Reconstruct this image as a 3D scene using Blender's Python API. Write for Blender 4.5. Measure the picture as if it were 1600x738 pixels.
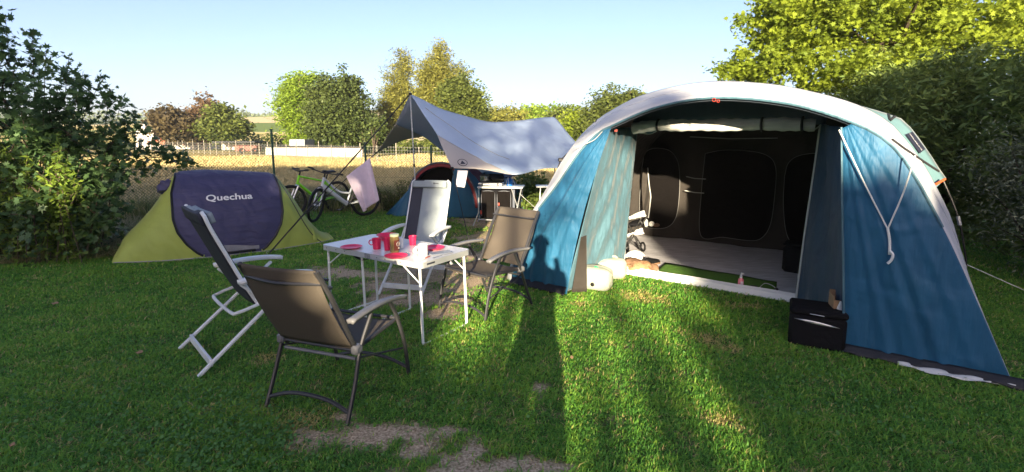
import bpy, math, random
import numpy as np
from mathutils import Vector, Matrix, noise
R = math.radians
SC = bpy.context.scene
for o in list(bpy.data.objects): bpy.data.objects.remove(o)

# ---------------------------------------------------------------- camera, sky, sun, exposure
CAMZ, PITCH, FPX, CX, CY = 1.7, R(8), 800.0, 800.0, 324.0
cd = bpy.data.cameras.new('camera'); cam = bpy.data.objects.new('camera', cd); SC.collection.objects.link(cam)
cam.location = (0, 0, CAMZ); cam.rotation_euler = (math.pi/2 - PITCH, 0, 0)
cd.sensor_width = 36; cd.lens = 18; cd.shift_y = -45/1600; cd.clip_start = .02; cd.clip_end = 6000
SC.camera = cam
EL, AZ = R(11.9), R(4.25)
w = bpy.data.worlds.new("World"); SC.world = w; w.use_nodes = True
nt = w.node_tree; bg = nt.nodes['Background']
sky = nt.nodes.new('ShaderNodeTexSky'); sky.sky_type = 'NISHITA'; sky.sun_disc = False
sky.sun_elevation = EL; sky.sun_rotation = math.pi + AZ; sky.air_density = .6; sky.dust_density = 1.9; sky.ozone_density = 2.2
tn = nt.nodes.new('ShaderNodeVectorMath'); tn.operation = 'MULTIPLY'; tn.inputs[1].default_value = (.97, .81, .76)
nt.links.new(sky.outputs[0], tn.inputs[0]); nt.links.new(tn.outputs[0], bg.inputs[0]); bg.inputs[1].default_value = .094
sd = bpy.data.lights.new('sun', 'SUN'); sun = bpy.data.objects.new('sun', sd); SC.collection.objects.link(sun)
sd.energy = 4.6; sd.angle = R(.5); sd.color = (1, .84, .58)
LD = Vector((math.sin(AZ)*math.cos(EL), math.cos(AZ)*math.cos(EL), -math.sin(EL)))
sun.rotation_euler = LD.to_track_quat('-Z', 'Y').to_euler()
SC.view_settings.view_transform = 'Standard'; SC.view_settings.look = 'None'
SC.view_settings.gamma = 1; SC.view_settings.use_curve_mapping = False
SC.view_settings.exposure = 2.2
SC.render.resolution_x = 1024; SC.render.resolution_y = 472

# ---------------------------------------------------------------- survey helpers: photo point -> point in the place
CAM = Vector((0, 0, CAMZ))
FW = Vector((0, math.cos(PITCH), -math.sin(PITCH))); UPV = Vector((0, math.sin(PITCH), math.cos(PITCH)))
def ray(px, py): return FW + Vector(((px-CX)/FPX, 0, 0)) + UPV*((CY-py)/FPX)
def G(px, py, z=0):
    r = ray(px, py); return CAM + r*((z-CAMZ)/r.z)
def AY(px, py, y):
    r = ray(px, py); return CAM + r*(y/r.y)
def PL(px, py, P, n):
    r = ray(px, py); return CAM + r*((P-CAM).dot(n)/r.dot(n))

# ---------------------------------------------------------------- object helpers
COL = SC.collection
def tag(o, label=None, cat=None, group=None, kind=None):
    if label: o['label'] = label
    if cat: o['category'] = cat
    if group: o['group'] = group
    if kind: o['kind'] = kind
    return o
def empty(name, loc=(0, 0, 0), rz=0, label=None, cat=None, group=None):
    o = bpy.data.objects.new(name, None); COL.objects.link(o); o.location = loc; o.rotation_euler = (0, 0, rz)
    o.empty_display_size = .1
    return tag(o, label, cat, group)
def copy_tree(o, parent=None):
    c = o.copy(); COL.objects.link(c); c.parent = parent
    for ch in [x for x in o.children]: copy_tree(ch, c)
    return c
def rootloc(p):
    while p.parent: p = p.parent
    return Vector(p.location)
def basis(d):
    d = d.normalized(); a = Vector((0, 0, 1)) if abs(d.z) < .9 else Vector((1, 0, 0))
    u = d.cross(a).normalized(); return u, d.cross(u)
def cr(pts, n=6):
    """Catmull-Rom through pts"""
    pts = [Vector(p) for p in pts]
    if len(pts) < 3: return pts
    P = [pts[0]*2-pts[1]]+pts+[pts[-1]*2-pts[-2]]; out = []
    for i in range(1, len(P)-2):
        for k in range(n):
            t = k/n; a, b, c, d = P[i-1:i+3]
            out.append(.5*((2*b)+(c-a)*t+(2*a-5*b+4*c-d)*t*t+(3*b-a-3*c+d)*t**3))
    return out+[pts[-1]]
class MB:
    def __init__(s): s.v = []; s.f = []
    def add(s, v, f):
        n = len(s.v); s.v += [tuple(x) for x in v]; s.f += [tuple(i+n for i in q) for q in f]; return s
    def box(s, c, sz, rot=None, bev=.0):
        c = Vector(c); hx, hy, hz = [q/2 for q in sz]; M = rot or Matrix.Identity(3)
        b = min(bev, hx*.9, hy*.9, hz*.9)
        if b <= 0:
            V = [Vector((x, y, z)) for z in (-hz, hz) for x, y in ((-hx, -hy), (hx, -hy), (hx, hy), (-hx, hy))]
            return s.add([c+M@q for q in V], [(3, 2, 1, 0), (4, 5, 6, 7), (0, 1, 5, 4), (1, 2, 6, 5), (2, 3, 7, 6), (3, 0, 4, 7)])
        ring = lambda ix, iy, z: [Vector((x, y, z)) for x, y in ((-hx+b, -iy), (hx-b, -iy), (ix, -hy+b), (ix, hy-b), (hx-b, iy), (-hx+b, iy), (-ix, hy-b), (-ix, -hy+b))]
        L = []
        for k, z in ((b, -hz), (0, -hz+b), (0, hz-b), (b, hz)):
            L += ring(hx-k, hy-k, z)
        f = [tuple(range(7, -1, -1)), tuple(range(24, 32))]
        for k in range(3):
            for i in range(8): f.append((k*8+i, k*8+(i+1) % 8, k*8+8+(i+1) % 8, k*8+8+i))
        return s.add([c+M@q for q in L], f)
    def tube(s, pts, r, n=8, cap=True, flat=1.0):
        pts = [Vector(p) for p in pts]; m = len(pts); rr = r if isinstance(r, (list, tuple)) else [r]*m
        if len(rr) != m: rr = [rr[0]+(rr[-1]-rr[0])*i/(m-1) for i in range(m)]
        V = []; u = None
        for i, p in enumerate(pts):
            d = (pts[min(i+1, m-1)]-pts[max(i-1, 0)])
            if d.length < 1e-9: d = Vector((0, 0, 1))
            d.normalize()
            if u is None: u, _ = basis(d)
            else:
                u = u-d*u.dot(d); u = u.normalized() if u.length > 1e-6 else basis(d)[0]
            w_ = d.cross(u)
            for k in range(n):
                a = 2*math.pi*k/n; V.append(p+(u*math.cos(a)+w_*math.sin(a)*flat)*rr[i])
        f = [(i*n+k, i*n+(k+1) % n, (i+1)*n+(k+1) % n, (i+1)*n+k) for i in range(m-1) for k in range(n)]
        if cap: f += [tuple(range(n-1, -1, -1)), tuple((m-1)*n+k for k in range(n))]
        return s.add(V, f)
    def bar(s, a, b, wx, wz, up=(0, 0, 1), bev=.003):
        a = Vector(a); b = Vector(b); d = (b-a); L = d.length; d.normalize(); u = Vector(up); x = d.cross(u).normalized(); z = x.cross(d)
        return s.box((a+b)/2, (wx, L, wz), Matrix((x, d, z)).transposed(), bev)
    def lathe(s, prof, c=(0, 0, 0), n=24, ax=None):
        c = Vector(c); V = []; M = ax or Matrix.Identity(3)
        for r_, z in prof:
            for k in range(n):
                a = 2*math.pi*k/n; V.append(c+M@Vector((r_*math.cos(a), r_*math.sin(a), z)))
        m = len(prof)
        f = [(i*n+k, i*n+(k+1) % n, (i+1)*n+(k+1) % n, (i+1)*n+k) for i in range(m-1) for k in range(n)]
        f += [tuple(range(n-1, -1, -1)), tuple((m-1)*n+k for k in range(n))]
        return s.add(V, f)
    def torus(s, c, Rr, r, axis, n=36, m=8, a0=0, a1=2*math.pi, flat=1):
        c = Vector(c); u, v = basis(Vector(axis)); full = abs(a1-a0-2*math.pi) < 1e-4
        pts = [c+(u*math.cos(a0+(a1-a0)*i/n)+v*math.sin(a0+(a1-a0)*i/n))*Rr for i in range(n+1)]
        return s.tube(pts, r, m, not full)
    def sheet(s, fn, nu, nv, flip=False):
        V = [Vector(fn(i/nu, j/nv)) for j in range(nv+1) for i in range(nu+1)]; W = nu+1
        f = [(j*W+i, j*W+i+1, (j+1)*W+i+1, (j+1)*W+i) for j in range(nv) for i in range(nu)]
        if flip: f = [q[::-1] for q in f]
        return s.add(V, f)
    def poly(s, pts, thick=None, n=None):
        V = [Vector(p) for p in pts]; k = len(V)
        if not thick: return s.add(V, [tuple(range(k))])
        nn = Vector(n) if n else (V[1]-V[0]).cross(V[2]-V[0]).normalized()
        return s.add(V+[p+nn*thick for p in V], [tuple(range(k-1, -1, -1)), tuple(range(k, 2*k))]+[(i, (i+1) % k, k+(i+1) % k, k+i) for i in range(k)])
    def build(s, name, mat, parent=None, world=False, smooth=True, solid=0):
        me = bpy.data.meshes.new(name); off = rootloc(parent) if (parent and world) else Vector((0, 0, 0))
        me.from_pydata([Vector(q)-off for q in s.v], [], s.f); me.validate(); me.update()
        o = bpy.data.objects.new(name, me); COL.objects.link(o)
        if isinstance(mat, (list, tuple)):
            for m_ in mat: me.materials.append(m_)
        else: me.materials.append(mat)
        if smooth:
            me.shade_smooth()
            try: me.set_sharp_from_angle(angle=R(38))
            except Exception: pass
        if parent: o.parent = parent
        if solid:
            md = o.modifiers.new('thick', 'SOLIDIFY'); md.thickness = solid; md.offset = 0
        return o
def npmesh(name, co, nper, faces_idx, mat, parent=None, attrs=None):
    """co (N,k,3); faces_idx list of tuples into k"""
    N, k, _ = co.shape; me = bpy.data.meshes.new(name)
    me.vertices.add(N*k); me.vertices.foreach_set('co', co.reshape(-1).astype(np.float32))
    tot = [len(f) for f in faces_idx]; flat = np.concatenate([np.array(f) for f in faces_idx])
    idx = (np.arange(N)[:, None]*k+flat[None, :]).reshape(-1)
    lt = np.tile(np.array(tot), N); ls = np.concatenate([[0], np.cumsum(lt)[:-1]])
    me.loops.add(len(idx)); me.loops.foreach_set('vertex_index', idx.astype(np.int32))
    me.polygons.add(len(lt)); me.polygons.foreach_set('loop_start', ls.astype(np.int32)); me.polygons.foreach_set('loop_total', lt.astype(np.int32))
    me.update(calc_edges=True)
    if attrs:
        for an, av in attrs.items():
            at = me.attributes.new(an, 'FLOAT', 'POINT'); at.data.foreach_set('value', np.repeat(av, k).astype(np.float32) if len(av) == N else av.astype(np.float32))
    me.materials.append(mat); o = bpy.data.objects.new(name, me); COL.objects.link(o)
    if parent: o.parent = parent
    return o

# ---------------------------------------------------------------- materials
def mat(name, col, rough=.6, var=0, vscale=8, bump=0, bscale=60, metal=0, trans=0, spec=.4, stretch=None, weave=0, alpha=1, glass=False):
    m = bpy.data.materials.new(name); m.use_nodes = True; T = m.node_tree; N = T.nodes; Lk = T.links
    b = N['Principled BSDF']; out = N['Material Output']
    b.inputs['Base Color'].default_value = (*col, 1); b.inputs['Roughness'].default_value = rough
    b.inputs['Metallic'].default_value = metal; b.inputs['Specular IOR Level'].default_value = spec
    tc = N.new('ShaderNodeTexCoord'); mp = N.new('ShaderNodeMapping'); Lk.new(tc.outputs['Object'], mp.inputs[0])
    if stretch: mp.inputs['Scale'].default_value = stretch
    if var:
        nz = N.new('ShaderNodeTexNoise'); nz.inputs['Scale'].default_value = vscale; nz.inputs['Detail'].default_value = 5; Lk.new(mp.outputs[0], nz.inputs[0])
        mr = N.new('ShaderNodeMapRange'); mr.inputs[1].default_value = .3; mr.inputs[2].default_value = .7
        mr.inputs[3].default_value = 1-var; mr.inputs[4].default_value = 1+var; Lk.new(nz.outputs[0], mr.inputs[0])
        mx = N.new('ShaderNodeVectorMath'); mx.operation = 'SCALE'; mx.inputs[0].default_value = col; Lk.new(mr.outputs[0], mx.inputs['Scale']); Lk.new(mx.outputs[0], b.inputs['Base Color'])
    if bump:
        n2 = N.new('ShaderNodeTexNoise'); n2.inputs['Scale'].default_value = bscale; n2.inputs['Detail'].default_value = 4; Lk.new(mp.outputs[0], n2.inputs[0])
        bp = N.new('ShaderNodeBump'); bp.inputs['Strength'].default_value = bump; bp.inputs['Distance'].default_value = .02
        Lk.new(n2.outputs[0], bp.inputs['Height']); Lk.new(bp.outputs[0], b.inputs['Normal'])
    sh = b
    if trans:
        tr = N.new('ShaderNodeBsdfTranslucent'); tr.inputs[0].default_value = (*[min(1, c*1.1) for c in col], 1)
        if var: Lk.new(mx.outputs[0], tr.inputs[0])
        ms = N.new('ShaderNodeMixShader'); ms.inputs[0].default_value = trans; Lk.new(b.outputs[0], ms.inputs[1]); Lk.new(tr.outputs[0], ms.inputs[2]); Lk.new(ms.outputs[0], out.inputs[0]); sh = ms
    if alpha < 1: b.inputs['Alpha'].default_value = alpha
    if glass: b.inputs['Transmission Weight'].default_value = .9; b.inputs['Roughness'].default_value = .03
    return m
def leafmat(name, ca, cb, trans=.35, rough=.55):
    m = bpy.data.materials.new(name); m.use_nodes = True; T = m.node_tree; N = T.nodes; Lk = T.links
    b = N['Principled BSDF']; out = N['Material Output']; b.inputs['Roughness'].default_value = rough; b.inputs['Specular IOR Level'].default_value = .35
    at = N.new('ShaderNodeAttribute'); at.attribute_name = 'tint'
    mx = N.new('ShaderNodeMix'); mx.data_type = 'RGBA'; Lk.new(at.outputs['Fac'], mx.inputs[0]); mx.inputs[6].default_value = (*ca, 1); mx.inputs[7].default_value = (*cb, 1)
    Lk.new(mx.outputs[2], b.inputs['Base Color'])
    tr = N.new('ShaderNodeBsdfTranslucent'); hs = N.new('ShaderNodeHueSaturation'); hs.inputs['Value'].default_value = 1.4; hs.inputs['Hue'].default_value = .48
    Lk.new(mx.outputs[2], hs.inputs['Color']); Lk.new(hs.outputs[0], tr.inputs[0])
    ms = N.new('ShaderNodeMixShader'); ms.inputs[0].default_value = trans; Lk.new(b.outputs[0], ms.inputs[1]); Lk.new(tr.outputs[0], ms.inputs[2]); Lk.new(ms.outputs[0], out.inputs[0])
    return m
bark = mat('bark', (.09, .065, .045), .9, .3, 20, .6, 40)
black = mat('black_plastic', (.007, .007, .008), .45, bump=.1)
blackcloth = mat('black_cloth', (.005, .005, .007), .8, .2, 5, .3, 30, spec=.15)
whitemetal = mat('white_enamel', (.72, .74, .75), .35, .08, 12)
whiteplastic = mat('white_plastic', (.74, .75, .74), .4, .05, 10)
silver = mat('aluminium', (.55, .56, .58), .35, .1, 20, metal=.7)
rope_w = mat('white_cord', (.7, .7, .68), .8)
rope_k = mat('black_cord', (.02, .02, .022), .7)

# ---------------------------------------------------------------- ground
rnd = random.Random(5); rng = np.random.default_rng(7)
def px_disc(px, py, rx, ry=None):
    p = G(px, py); return (p.x, p.y, rx, ry or rx)
BARE = [px_disc(*a) for a in [(500, 682, .2, .16), (545, 680, .24, .18), (540, 652, .14, .09), (590, 680, .24, .15), (640, 675, .26, .12), (650, 700, .14, .1), (700, 672, .16, .05), (715, 715, .16, .1), (745, 700, .13, .15), (790, 725, .28, .12), (860, 730, .2, .07), (730, 738, .4, .08), (842, 605, .07, .14), (700, 455, .5, .3), (640, 440, .4, .3), (600, 470, .3, .3), (690, 490, .25, .25), (520, 424, .45, .25), (560, 428, .5, .3), (665, 425, .8, .6), (610, 445, .4, .5), (730, 440, .5, .5), (690, 470, .5, .4), (640, 470, .4, .3), (780, 372, .8, .7), (730, 400, .4, .5), (760, 345, .8, .9)]]
DRY = [px_disc(*a) for a in [(1002, 464, .22, .25), (1030, 468, .12, .16), (1110, 535, .16, .22), (1140, 545, .1, .12), (905, 475, .15, .08), (1165, 480, .25, .1), (480, 660, .2, .2), (560, 300, 3, 1.5), (640, 430, .5, .5), (350, 340, .1, .1), (1130, 660, .12, .1), (415, 560, .12, .12), (780, 372, 1.1, 1.0)]]
def mask(L, x, y, f=9, amp=.55):
    """soft irregular patch mask; x,y arrays"""
    out = np.zeros_like(x)
    n = np.sin(x*f+1.3*np.sin(y*f*.7))*np.cos(y*f*1.1+1.7*np.sin(x*f*.6))+.6*np.sin(x*f*2.7+y*f*1.9)*np.cos(y*f*2.3-x*f*1.4)+.35*np.sin(x*f*6.1-y*3*f)*np.sin(y*f*5.3+x*f)
    for cx, cy, rx, ry in L:
        d = np.sqrt(((x-cx)/rx)**2+((y-cy)/ry)**2); out = np.maximum(out, 1.3-d)
    n2 = np.sin(x*57+y*31)*np.cos(y*63-x*29)+np.sin(x*91-y*77)
    return np.clip((out+n*amp*.5+n2*.13)*1.2-.12, 0, 1)
def ground_mat():
    m = bpy.data.materials.new('lawn_soil'); m.use_nodes = True; T = m.node_tree; N = T.nodes; Lk = T.links; b = N['Principled BSDF']
    b.inputs['Roughness'].default_value = .95; b.inputs['Specular IOR Level'].default_value = .1
    tc = N.new('ShaderNodeTexCoord')
    def noi(s, d=6):
        n = N.new('ShaderNodeTexNoise'); n.inputs['Scale'].default_value = s; n.inputs['Detail'].default_value = d; Lk.new(tc.outputs['Object'], n.inputs[0]); return n
    def ramp(src, stops):
        r = N.new('ShaderNodeValToRGB'); Lk.new(src, r.inputs[0]); e = r.color_ramp.elements
        e[0].position, e[0].color = stops[0][0], (*stops[0][1], 1); e[1].position, e[1].color = stops[1][0], (*stops[1][1], 1)
        for p, c in stops[2:]: q = e.new(p); q.color = (*c, 1)
        return r
    g = ramp(noi(14).outputs[0], [(.3, (.045, .09, .02)), (.7, (.10, .15, .04))])
    s = ramp(noi(70, 8).outputs[0], [(.3, (.22, .15, .085)), (.7, (.72, .57, .40)), (.5, (.46, .35, .235))])
    a = N.new('ShaderNodeAttribute'); a.attribute_name = 'bare'
    mx = N.new('ShaderNodeMix'); mx.data_type = 'RGBA'; Lk.new(a.outputs['Fac'], mx.inputs[0]); Lk.new(g.outputs[0], mx.inputs[6]); Lk.new(s.outputs[0], mx.inputs[7]); Lk.new(mx.outputs[2], b.inputs[0])
    bp = N.new('ShaderNodeBump'); bp.inputs['Strength'].default_value = .9; bp.inputs['Distance'].default_value = .012; Lk.new(noi(90, 8).outputs[0], bp.inputs['Height']); Lk.new(bp.outputs[0], b.inputs['Normal'])
    return m
def gz(x, y):
    """height of the ground: flat camp site, gentle micro relief"""
    return .012*np.sin(x*1.7+.6*y)*np.cos(y*1.3-x*.4)
def grid_ground(name, xs, ys, m, zf, attr=None):
    X, Y = np.meshgrid(xs, ys); Z = zf(X, Y); nx, ny = len(xs), len(ys)
    me = bpy.data.meshes.new(name); co = np.stack([X, Y, Z], -1).reshape(-1, 3)
    i = np.arange(nx-1); j = np.arange(ny-1); I, J = np.meshgrid(i, j); b0 = (J*nx+I).reshape(-1)
    F = np.stack([b0, b0+1, b0+nx+1, b0+nx], -1)
    me.vertices.add(len(co)); me.vertices.foreach_set('co', co.reshape(-1).astype(np.float32))
    me.loops.add(F.size); me.loops.foreach_set('vertex_index', F.reshape(-1).astype(np.int32)); me.polygons.add(len(F))
    me.polygons.foreach_set('loop_start', (np.arange(len(F))*4).astype(np.int32)); me.polygons.foreach_set('loop_total', np.full(len(F), 4, np.int32))
    me.update(calc_edges=True); me.shade_smooth()
    if attr is not None:
        at = me.attributes.new('bare', 'FLOAT', 'POINT'); at.data.foreach_set('value', attr(X, Y).reshape(-1).astype(np.float32))
    me.materials.append(m); o = bpy.data.objects.new(name, me); COL.objects.link(o); o['kind'] = 'structure'; return o
lawnm = ground_mat()
grid_ground('lawn', np.arange(-10, 10.01, .05), np.arange(1.2, 14.01, .05), lawnm, lambda X, Y: gz(X, Y), lambda X, Y: mask(BARE, X, Y))
# everything round the lawn, one sheet out to the horizon, a hair lower
farm = mat('meadow_ground', (.10, .12, .035), .95, .35, .06, spec=.1)
def far_z(X, Y):
    return np.full_like(X, -.03)
grid_ground('ground', np.array([-3000, -800, -200, -60, -20, 0, 20, 60, 200, 800, 3000.]), np.array([-400, -60, -10, 1, 14, 40, 100, 300, 1000, 4000.]), farm, far_z)
# stubble field beyond the fence
def field_mat():
    m = mat('stubble', (.42, .34, .15), .95, .28, .8, .6, 9, spec=.05, stretch=(1, .35, 1)); return m
fb = MB(); fpts = [(-75, 16.5), (-20, 15.2), (-6, 14.2), (3, 15.0), (14, 17), (16, 28), (2, 31), (-8, 37), (-20, 50), (-34, 58), (-70, 62)]
fb.poly([(x, y, 0.0) for x, y in fpts]); o = fb.build('field', field_mat()); o['kind'] = 'structure'

# ---------------------------------------------------------------- hills
def hill(name, x0, x1, y0, y1, prof, m, nx=60, ny=16):
    def fn(u, v):
        x = x0+(x1-x0)*u; y = y0+(y1-y0)*v; h = prof(x)
        return (x, y, -.5+(h+.5)*(1-(1-v)**2)+.4*math.sin(x*.03+y*.01)*v)
    b = MB().sheet(fn, nx, ny); o = b.build(name, m); o['kind'] = 'structure'; return o
def patch_mat(name, cols, scale, sx=1, sy=1):
    m = bpy.data.materials.new(name); m.use_nodes = True; T = m.node_tree; N = T.nodes; Lk = T.links; b = N['Principled BSDF']; b.inputs['Roughness'].default_value = .95; b.inputs['Specular IOR Level'].default_value = .05
    tc = N.new('ShaderNodeTexCoord'); mp = N.new('ShaderNodeMapping'); mp.inputs['Scale'].default_value = (sx, sy, 1); Lk.new(tc.outputs['Object'], mp.inputs[0])
    v = N.new('ShaderNodeTexVoronoi'); v.inputs['Scale'].default_value = scale; Lk.new(mp.outputs[0], v.inputs[0])
    sp = N.new('ShaderNodeSeparateColor'); Lk.new(v.outputs['Color'], sp.inputs[0])
    r = N.new('ShaderNodeValToRGB'); r.color_ramp.interpolation = 'CONSTANT'; Lk.new(sp.outputs[0], r.inputs[0]); e = r.color_ramp.elements
    e[0].position = 0; e[0].color = (*cols[0], 1); e[1].position = 1/len(cols); e[1].color = (*cols[1], 1)
    for i, c in enumerate(cols[2:]): q = e.new((i+2)/len(cols)); q.color = (*c, 1)
    Lk.new(r.outputs[0], b.inputs[0]); return m
hm = patch_mat('hillside_fields', [(.42, .36, .14), (.12, .17, .05), (.5, .42, .24), (.2, .26, .08), (.07, .1, .04)], .012, 1, 2.2)
hill('hill', -520, 60, 110, 560, lambda x: 15+7*math.sin((x+200)*.012)+2*math.sin(x*.05), hm)
hill('hill_behind_trees', -60, 700, 160, 620, lambda x: 22+6*math.sin(x*.01), hm)

# ---------------------------------------------------------------- foliage
DIAMOND = np.array([[-.5, 0, 0], [0, -.32, .05], [.5, 0, 0], [0, .32, .05]])
LANCE = np.array([[-.5, 0, 0], [-.1, -.15, .04], [.5, 0, -.06], [-.1, .15, .04]])
def maple():
    pts = []
    for a, r_ in [(-180, .12), (-150, .42), (-118, .25), (-90, .6), (-62, .34), (-38, .62), (-18, .36), (0, .85), (18, .36), (38, .62), (62, .34), (90, .6), (118, .25), (150, .42)]:
        pts.append((r_*math.cos(R(a)), r_*math.sin(R(a)), .08*abs(math.sin(R(a)))*r_))
    return np.array(pts)*.75
MAPLE = maple()
def leafobj(name, P, size, shape, m, tint, parent, rs, up=.5, off=None):
    N = len(P); k = len(shape)
    n = rs.normal(size=(N, 3)); n[:, 2] = np.abs(n[:, 2])+up; n /= np.linalg.norm(n, axis=1)[:, None]
    t = rs.normal(size=(N, 3)); t -= (t*n).sum(1)[:, None]*n; t /= np.linalg.norm(t, axis=1)[:, None]; bt = np.cross(n, t)
    sz = size*(.6+.8*rs.random(N)) if np.isscalar(size) else size
    co = P[:, None, :]+sz[:, None, None]*(shape[None, :, 0, None]*t[:, None, :]+shape[None, :, 1, None]*bt[:, None, :]+shape[None, :, 2, None]*n[:, None, :])
    if off is not None: co = co-np.array(off)[None, None, :]
    return npmesh(name, co, k, [tuple(range(k))], m, parent, {'tint': tint})
def crown_pts(blobs, nclump, nleaf, sig, rs, shell=.45):
    """clumps spread through ellipsoids, shell biased"""
    vol = np.array([b[3]*b[4]*b[5] for b in blobs])**.75; pr = vol/vol.sum(); P = []; Tn = []; C = []
    ids = rs.choice(len(blobs), nclump, p=pr)
    for i in ids:
        b = blobs[i]; d = rs.normal(size=3); d /= np.linalg.norm(d); r_ = rs.random()**shell
        c = np.array(b[:3])+d*r_*np.array(b[3:6])*(1+.12*rs.normal()); C.append(c)
        nl = int(nleaf*(.4+1.2*rs.random())); s = sig*(.6+.8*rs.random())
        P.append(c+rs.normal(size=(nl, 3))*s*np.array([1, 1, .6])); Tn.append(np.clip(rs.random()*.7+.3*rs.random(nl), 0, 1))
    return np.concatenate(P), np.concatenate(Tn), C
def tree(name, base, tr, th, blobs, nclump, nleaf, sig, leaf, m, label, cat, group=None, seed=1, shape=DIAMOND, limbs=9, parts=('trunk', 'crown'), up=.5, shell=.45):
    rs = np.random.default_rng(seed); root = empty(name, base, 0, label, cat, group); bz = Vector(base)
    P, Tn, C = crown_pts(blobs, nclump, nleaf, sig, rs, shell)
    P = P[P[:, 2] > .05] if len(P) else P; Tn = Tn[:len(P)]
    leafobj(parts[1], P, leaf, shape, m, Tn, root, rs, up, off=base)
    b = MB(); cc = Vector(np.mean([q[:3] for q in blobs], axis=0)); top = Vector((bz.x+(cc.x-bz.x)*.5, bz.y+(cc.y-bz.y)*.5, bz.z+th))
    mid = (bz+top)/2+Vector((.05*th*rs.normal()*.3, 0, 0))
    tp = cr([bz-Vector((0, 0, .1)), mid, top, top+(cc-top)*1.0], 5); b.tube(tp, [tr*(1.25 if i == 0 else 1-.75*i/len(tp)) for i in range(len(tp))], 8)
    for i in range(limbs):
        e = Vector(C[int(rs.integers(len(C)))]); s_ = tp[int(len(tp)*(.45+.5*rs.random()))-1]
        mm = (s_+e)/2+Vector((0, 0, .08*(e-s_).length)); b.tube(cr([s_, mm, e], 4), [tr*.38, tr*.06], 5)
    b.build(parts[0], bark, root, True); return root
def blob_px(px, py, rx, ry, y, dy=None):
    """ellipsoid whose centre is seen at px,py at distance y, radii in px"""
    c = AY(px, py, y); s = y/FPX; return (c.x, c.y, c.z, rx*s, (dy if dy else rx*s), ry*s)

Lgreen = leafmat('leaves_bright_green', (.11, .19, .02), (.24, .34, .035))
Llime = leafmat('leaves_lime', (.09, .14, .015), (.27, .34, .03), .35)
Lgold = leafmat('leaves_golden', (.13, .14, .03), (.27, .27, .055))
Ldark = leafmat('leaves_dark_green', (.03, .05, .014), (.09, .12, .03), .2)
Lmid = leafmat('leaves_mid_green', (.05, .075, .018), (.14, .17, .035))
Lcopper = leafmat('leaves_copper', (.045, .035, .02), (.10, .08, .035), .25)
Lrust = leafmat('leaves_rust', (.08, .05, .03), (.15, .10, .05), .25)
Lmaple = leafmat('leaves_sycamore', (.045, .095, .035), (.11, .19, .065), .3, .45)
Lshrub = leafmat('leaves_yellow_green', (.08, .15, .025), (.26, .36, .05), .35)
Lhedge = leafmat('leaves_hedge', (.06, .11, .025), (.24, .31, .07), .25)
Lvar = leafmat('leaves_pale', (.09, .12, .06), (.38, .40, .26), .2)
Lfar = leafmat('leaves_far', (.06, .09, .03), (.15, .18, .06), .2)

DT = 62
tree('copper_beech', AY(265, 232, 60), .5, 2.5, [blob_px(262, 192, 26, 24, 60), blob_px(285, 200, 20, 20, 60), blob_px(245, 185, 10, 14, 60), blob_px(284, 210, 24, 15, 60)], 260, 26, .5, .42, Lcopper, 'dark copper-leaved round tree in front of the red-roofed house', 'tree', seed=2)
tree('conifer', AY(318, 228, 66), .4, 3, [blob_px(320, 165, 9, 22, 66), blob_px(312, 190, 18, 22, 66), blob_px(330, 185, 14, 22, 66), blob_px(300, 180, 8, 14, 66)], 200, 24, .45, .36, Lrust, 'reddish brown tree with a pointed top beside the copper tree', 'tree', seed=3)
tree('broadleaf_tree', AY(352, 230, 60), .4, 2, [blob_px(346, 185, 22, 24, 60), blob_px(350, 205, 34, 20, 60), blob_px(365, 198, 18, 18, 60)], 300, 26, .45, .4, Lmid, 'green rounded tree right of the reddish pointed tree', 'tree', seed=4)
tree('willow', AY(468, 232, 52), .5, 3, [blob_px(466, 140, 26, 26, 52), blob_px(450, 165, 20, 36, 52), blob_px(472, 190, 28, 34, 52), blob_px(484, 124, 16, 10, 52), blob_px(475, 218, 22, 14, 52)], 460, 34, .45, .36, Lgreen, 'bright yellow-green tree left of the big dark round tree', 'tree', seed=5, shape=LANCE)
tree('field_maple', AY(525, 240, 46), .45, 2.2, [blob_px(530, 146, 38, 32, 46), blob_px(518, 178, 40, 38, 46), blob_px(548, 183, 36, 42, 46), blob_px(530, 208, 44, 24, 46)], 950, 40, .34, .26, Ldark, 'big dark olive round tree beyond the field', 'tree', seed=6)
tree('poplar', AY(622, 245, 55), .35, 3, [blob_px(629, 110, 16, 30, 55), blob_px(618, 145, 22, 36, 55), blob_px(605, 185, 22, 36, 55), blob_px(640, 170, 26, 40, 55), blob_px(598, 215, 16, 26, 55)], 700, 34, .36, .30, Lgold, 'golden narrow tree behind the peak of the tarp', 'tree', seed=7, shape=LANCE)
tree('tall_poplar', AY(690, 250, 50), .4, 4, [blob_px(688, 92, 13, 32, 50), blob_px(705, 125, 26, 28, 50), blob_px(680, 135, 28, 40, 50), blob_px(668, 120, 14, 24, 50), blob_px(670, 175, 26, 40, 50)], 820, 36, .34, .28, Lgold, 'tallest yellow-green tree in the middle, just right of the tarp pole', 'tree', seed=8, shape=LANCE)
tree('chestnut', AY(715, 250, 42), .5, 2.5, [blob_px(715, 150, 34, 34, 42), blob_px(735, 170, 30, 30, 42), blob_px(700, 195, 50, 36, 42), blob_px(725, 220, 50, 30, 42)], 850, 34, .32, .24, Lmid, 'olive green spreading tree behind the tarp, below the tallest tree', 'tree', seed=9)
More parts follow.
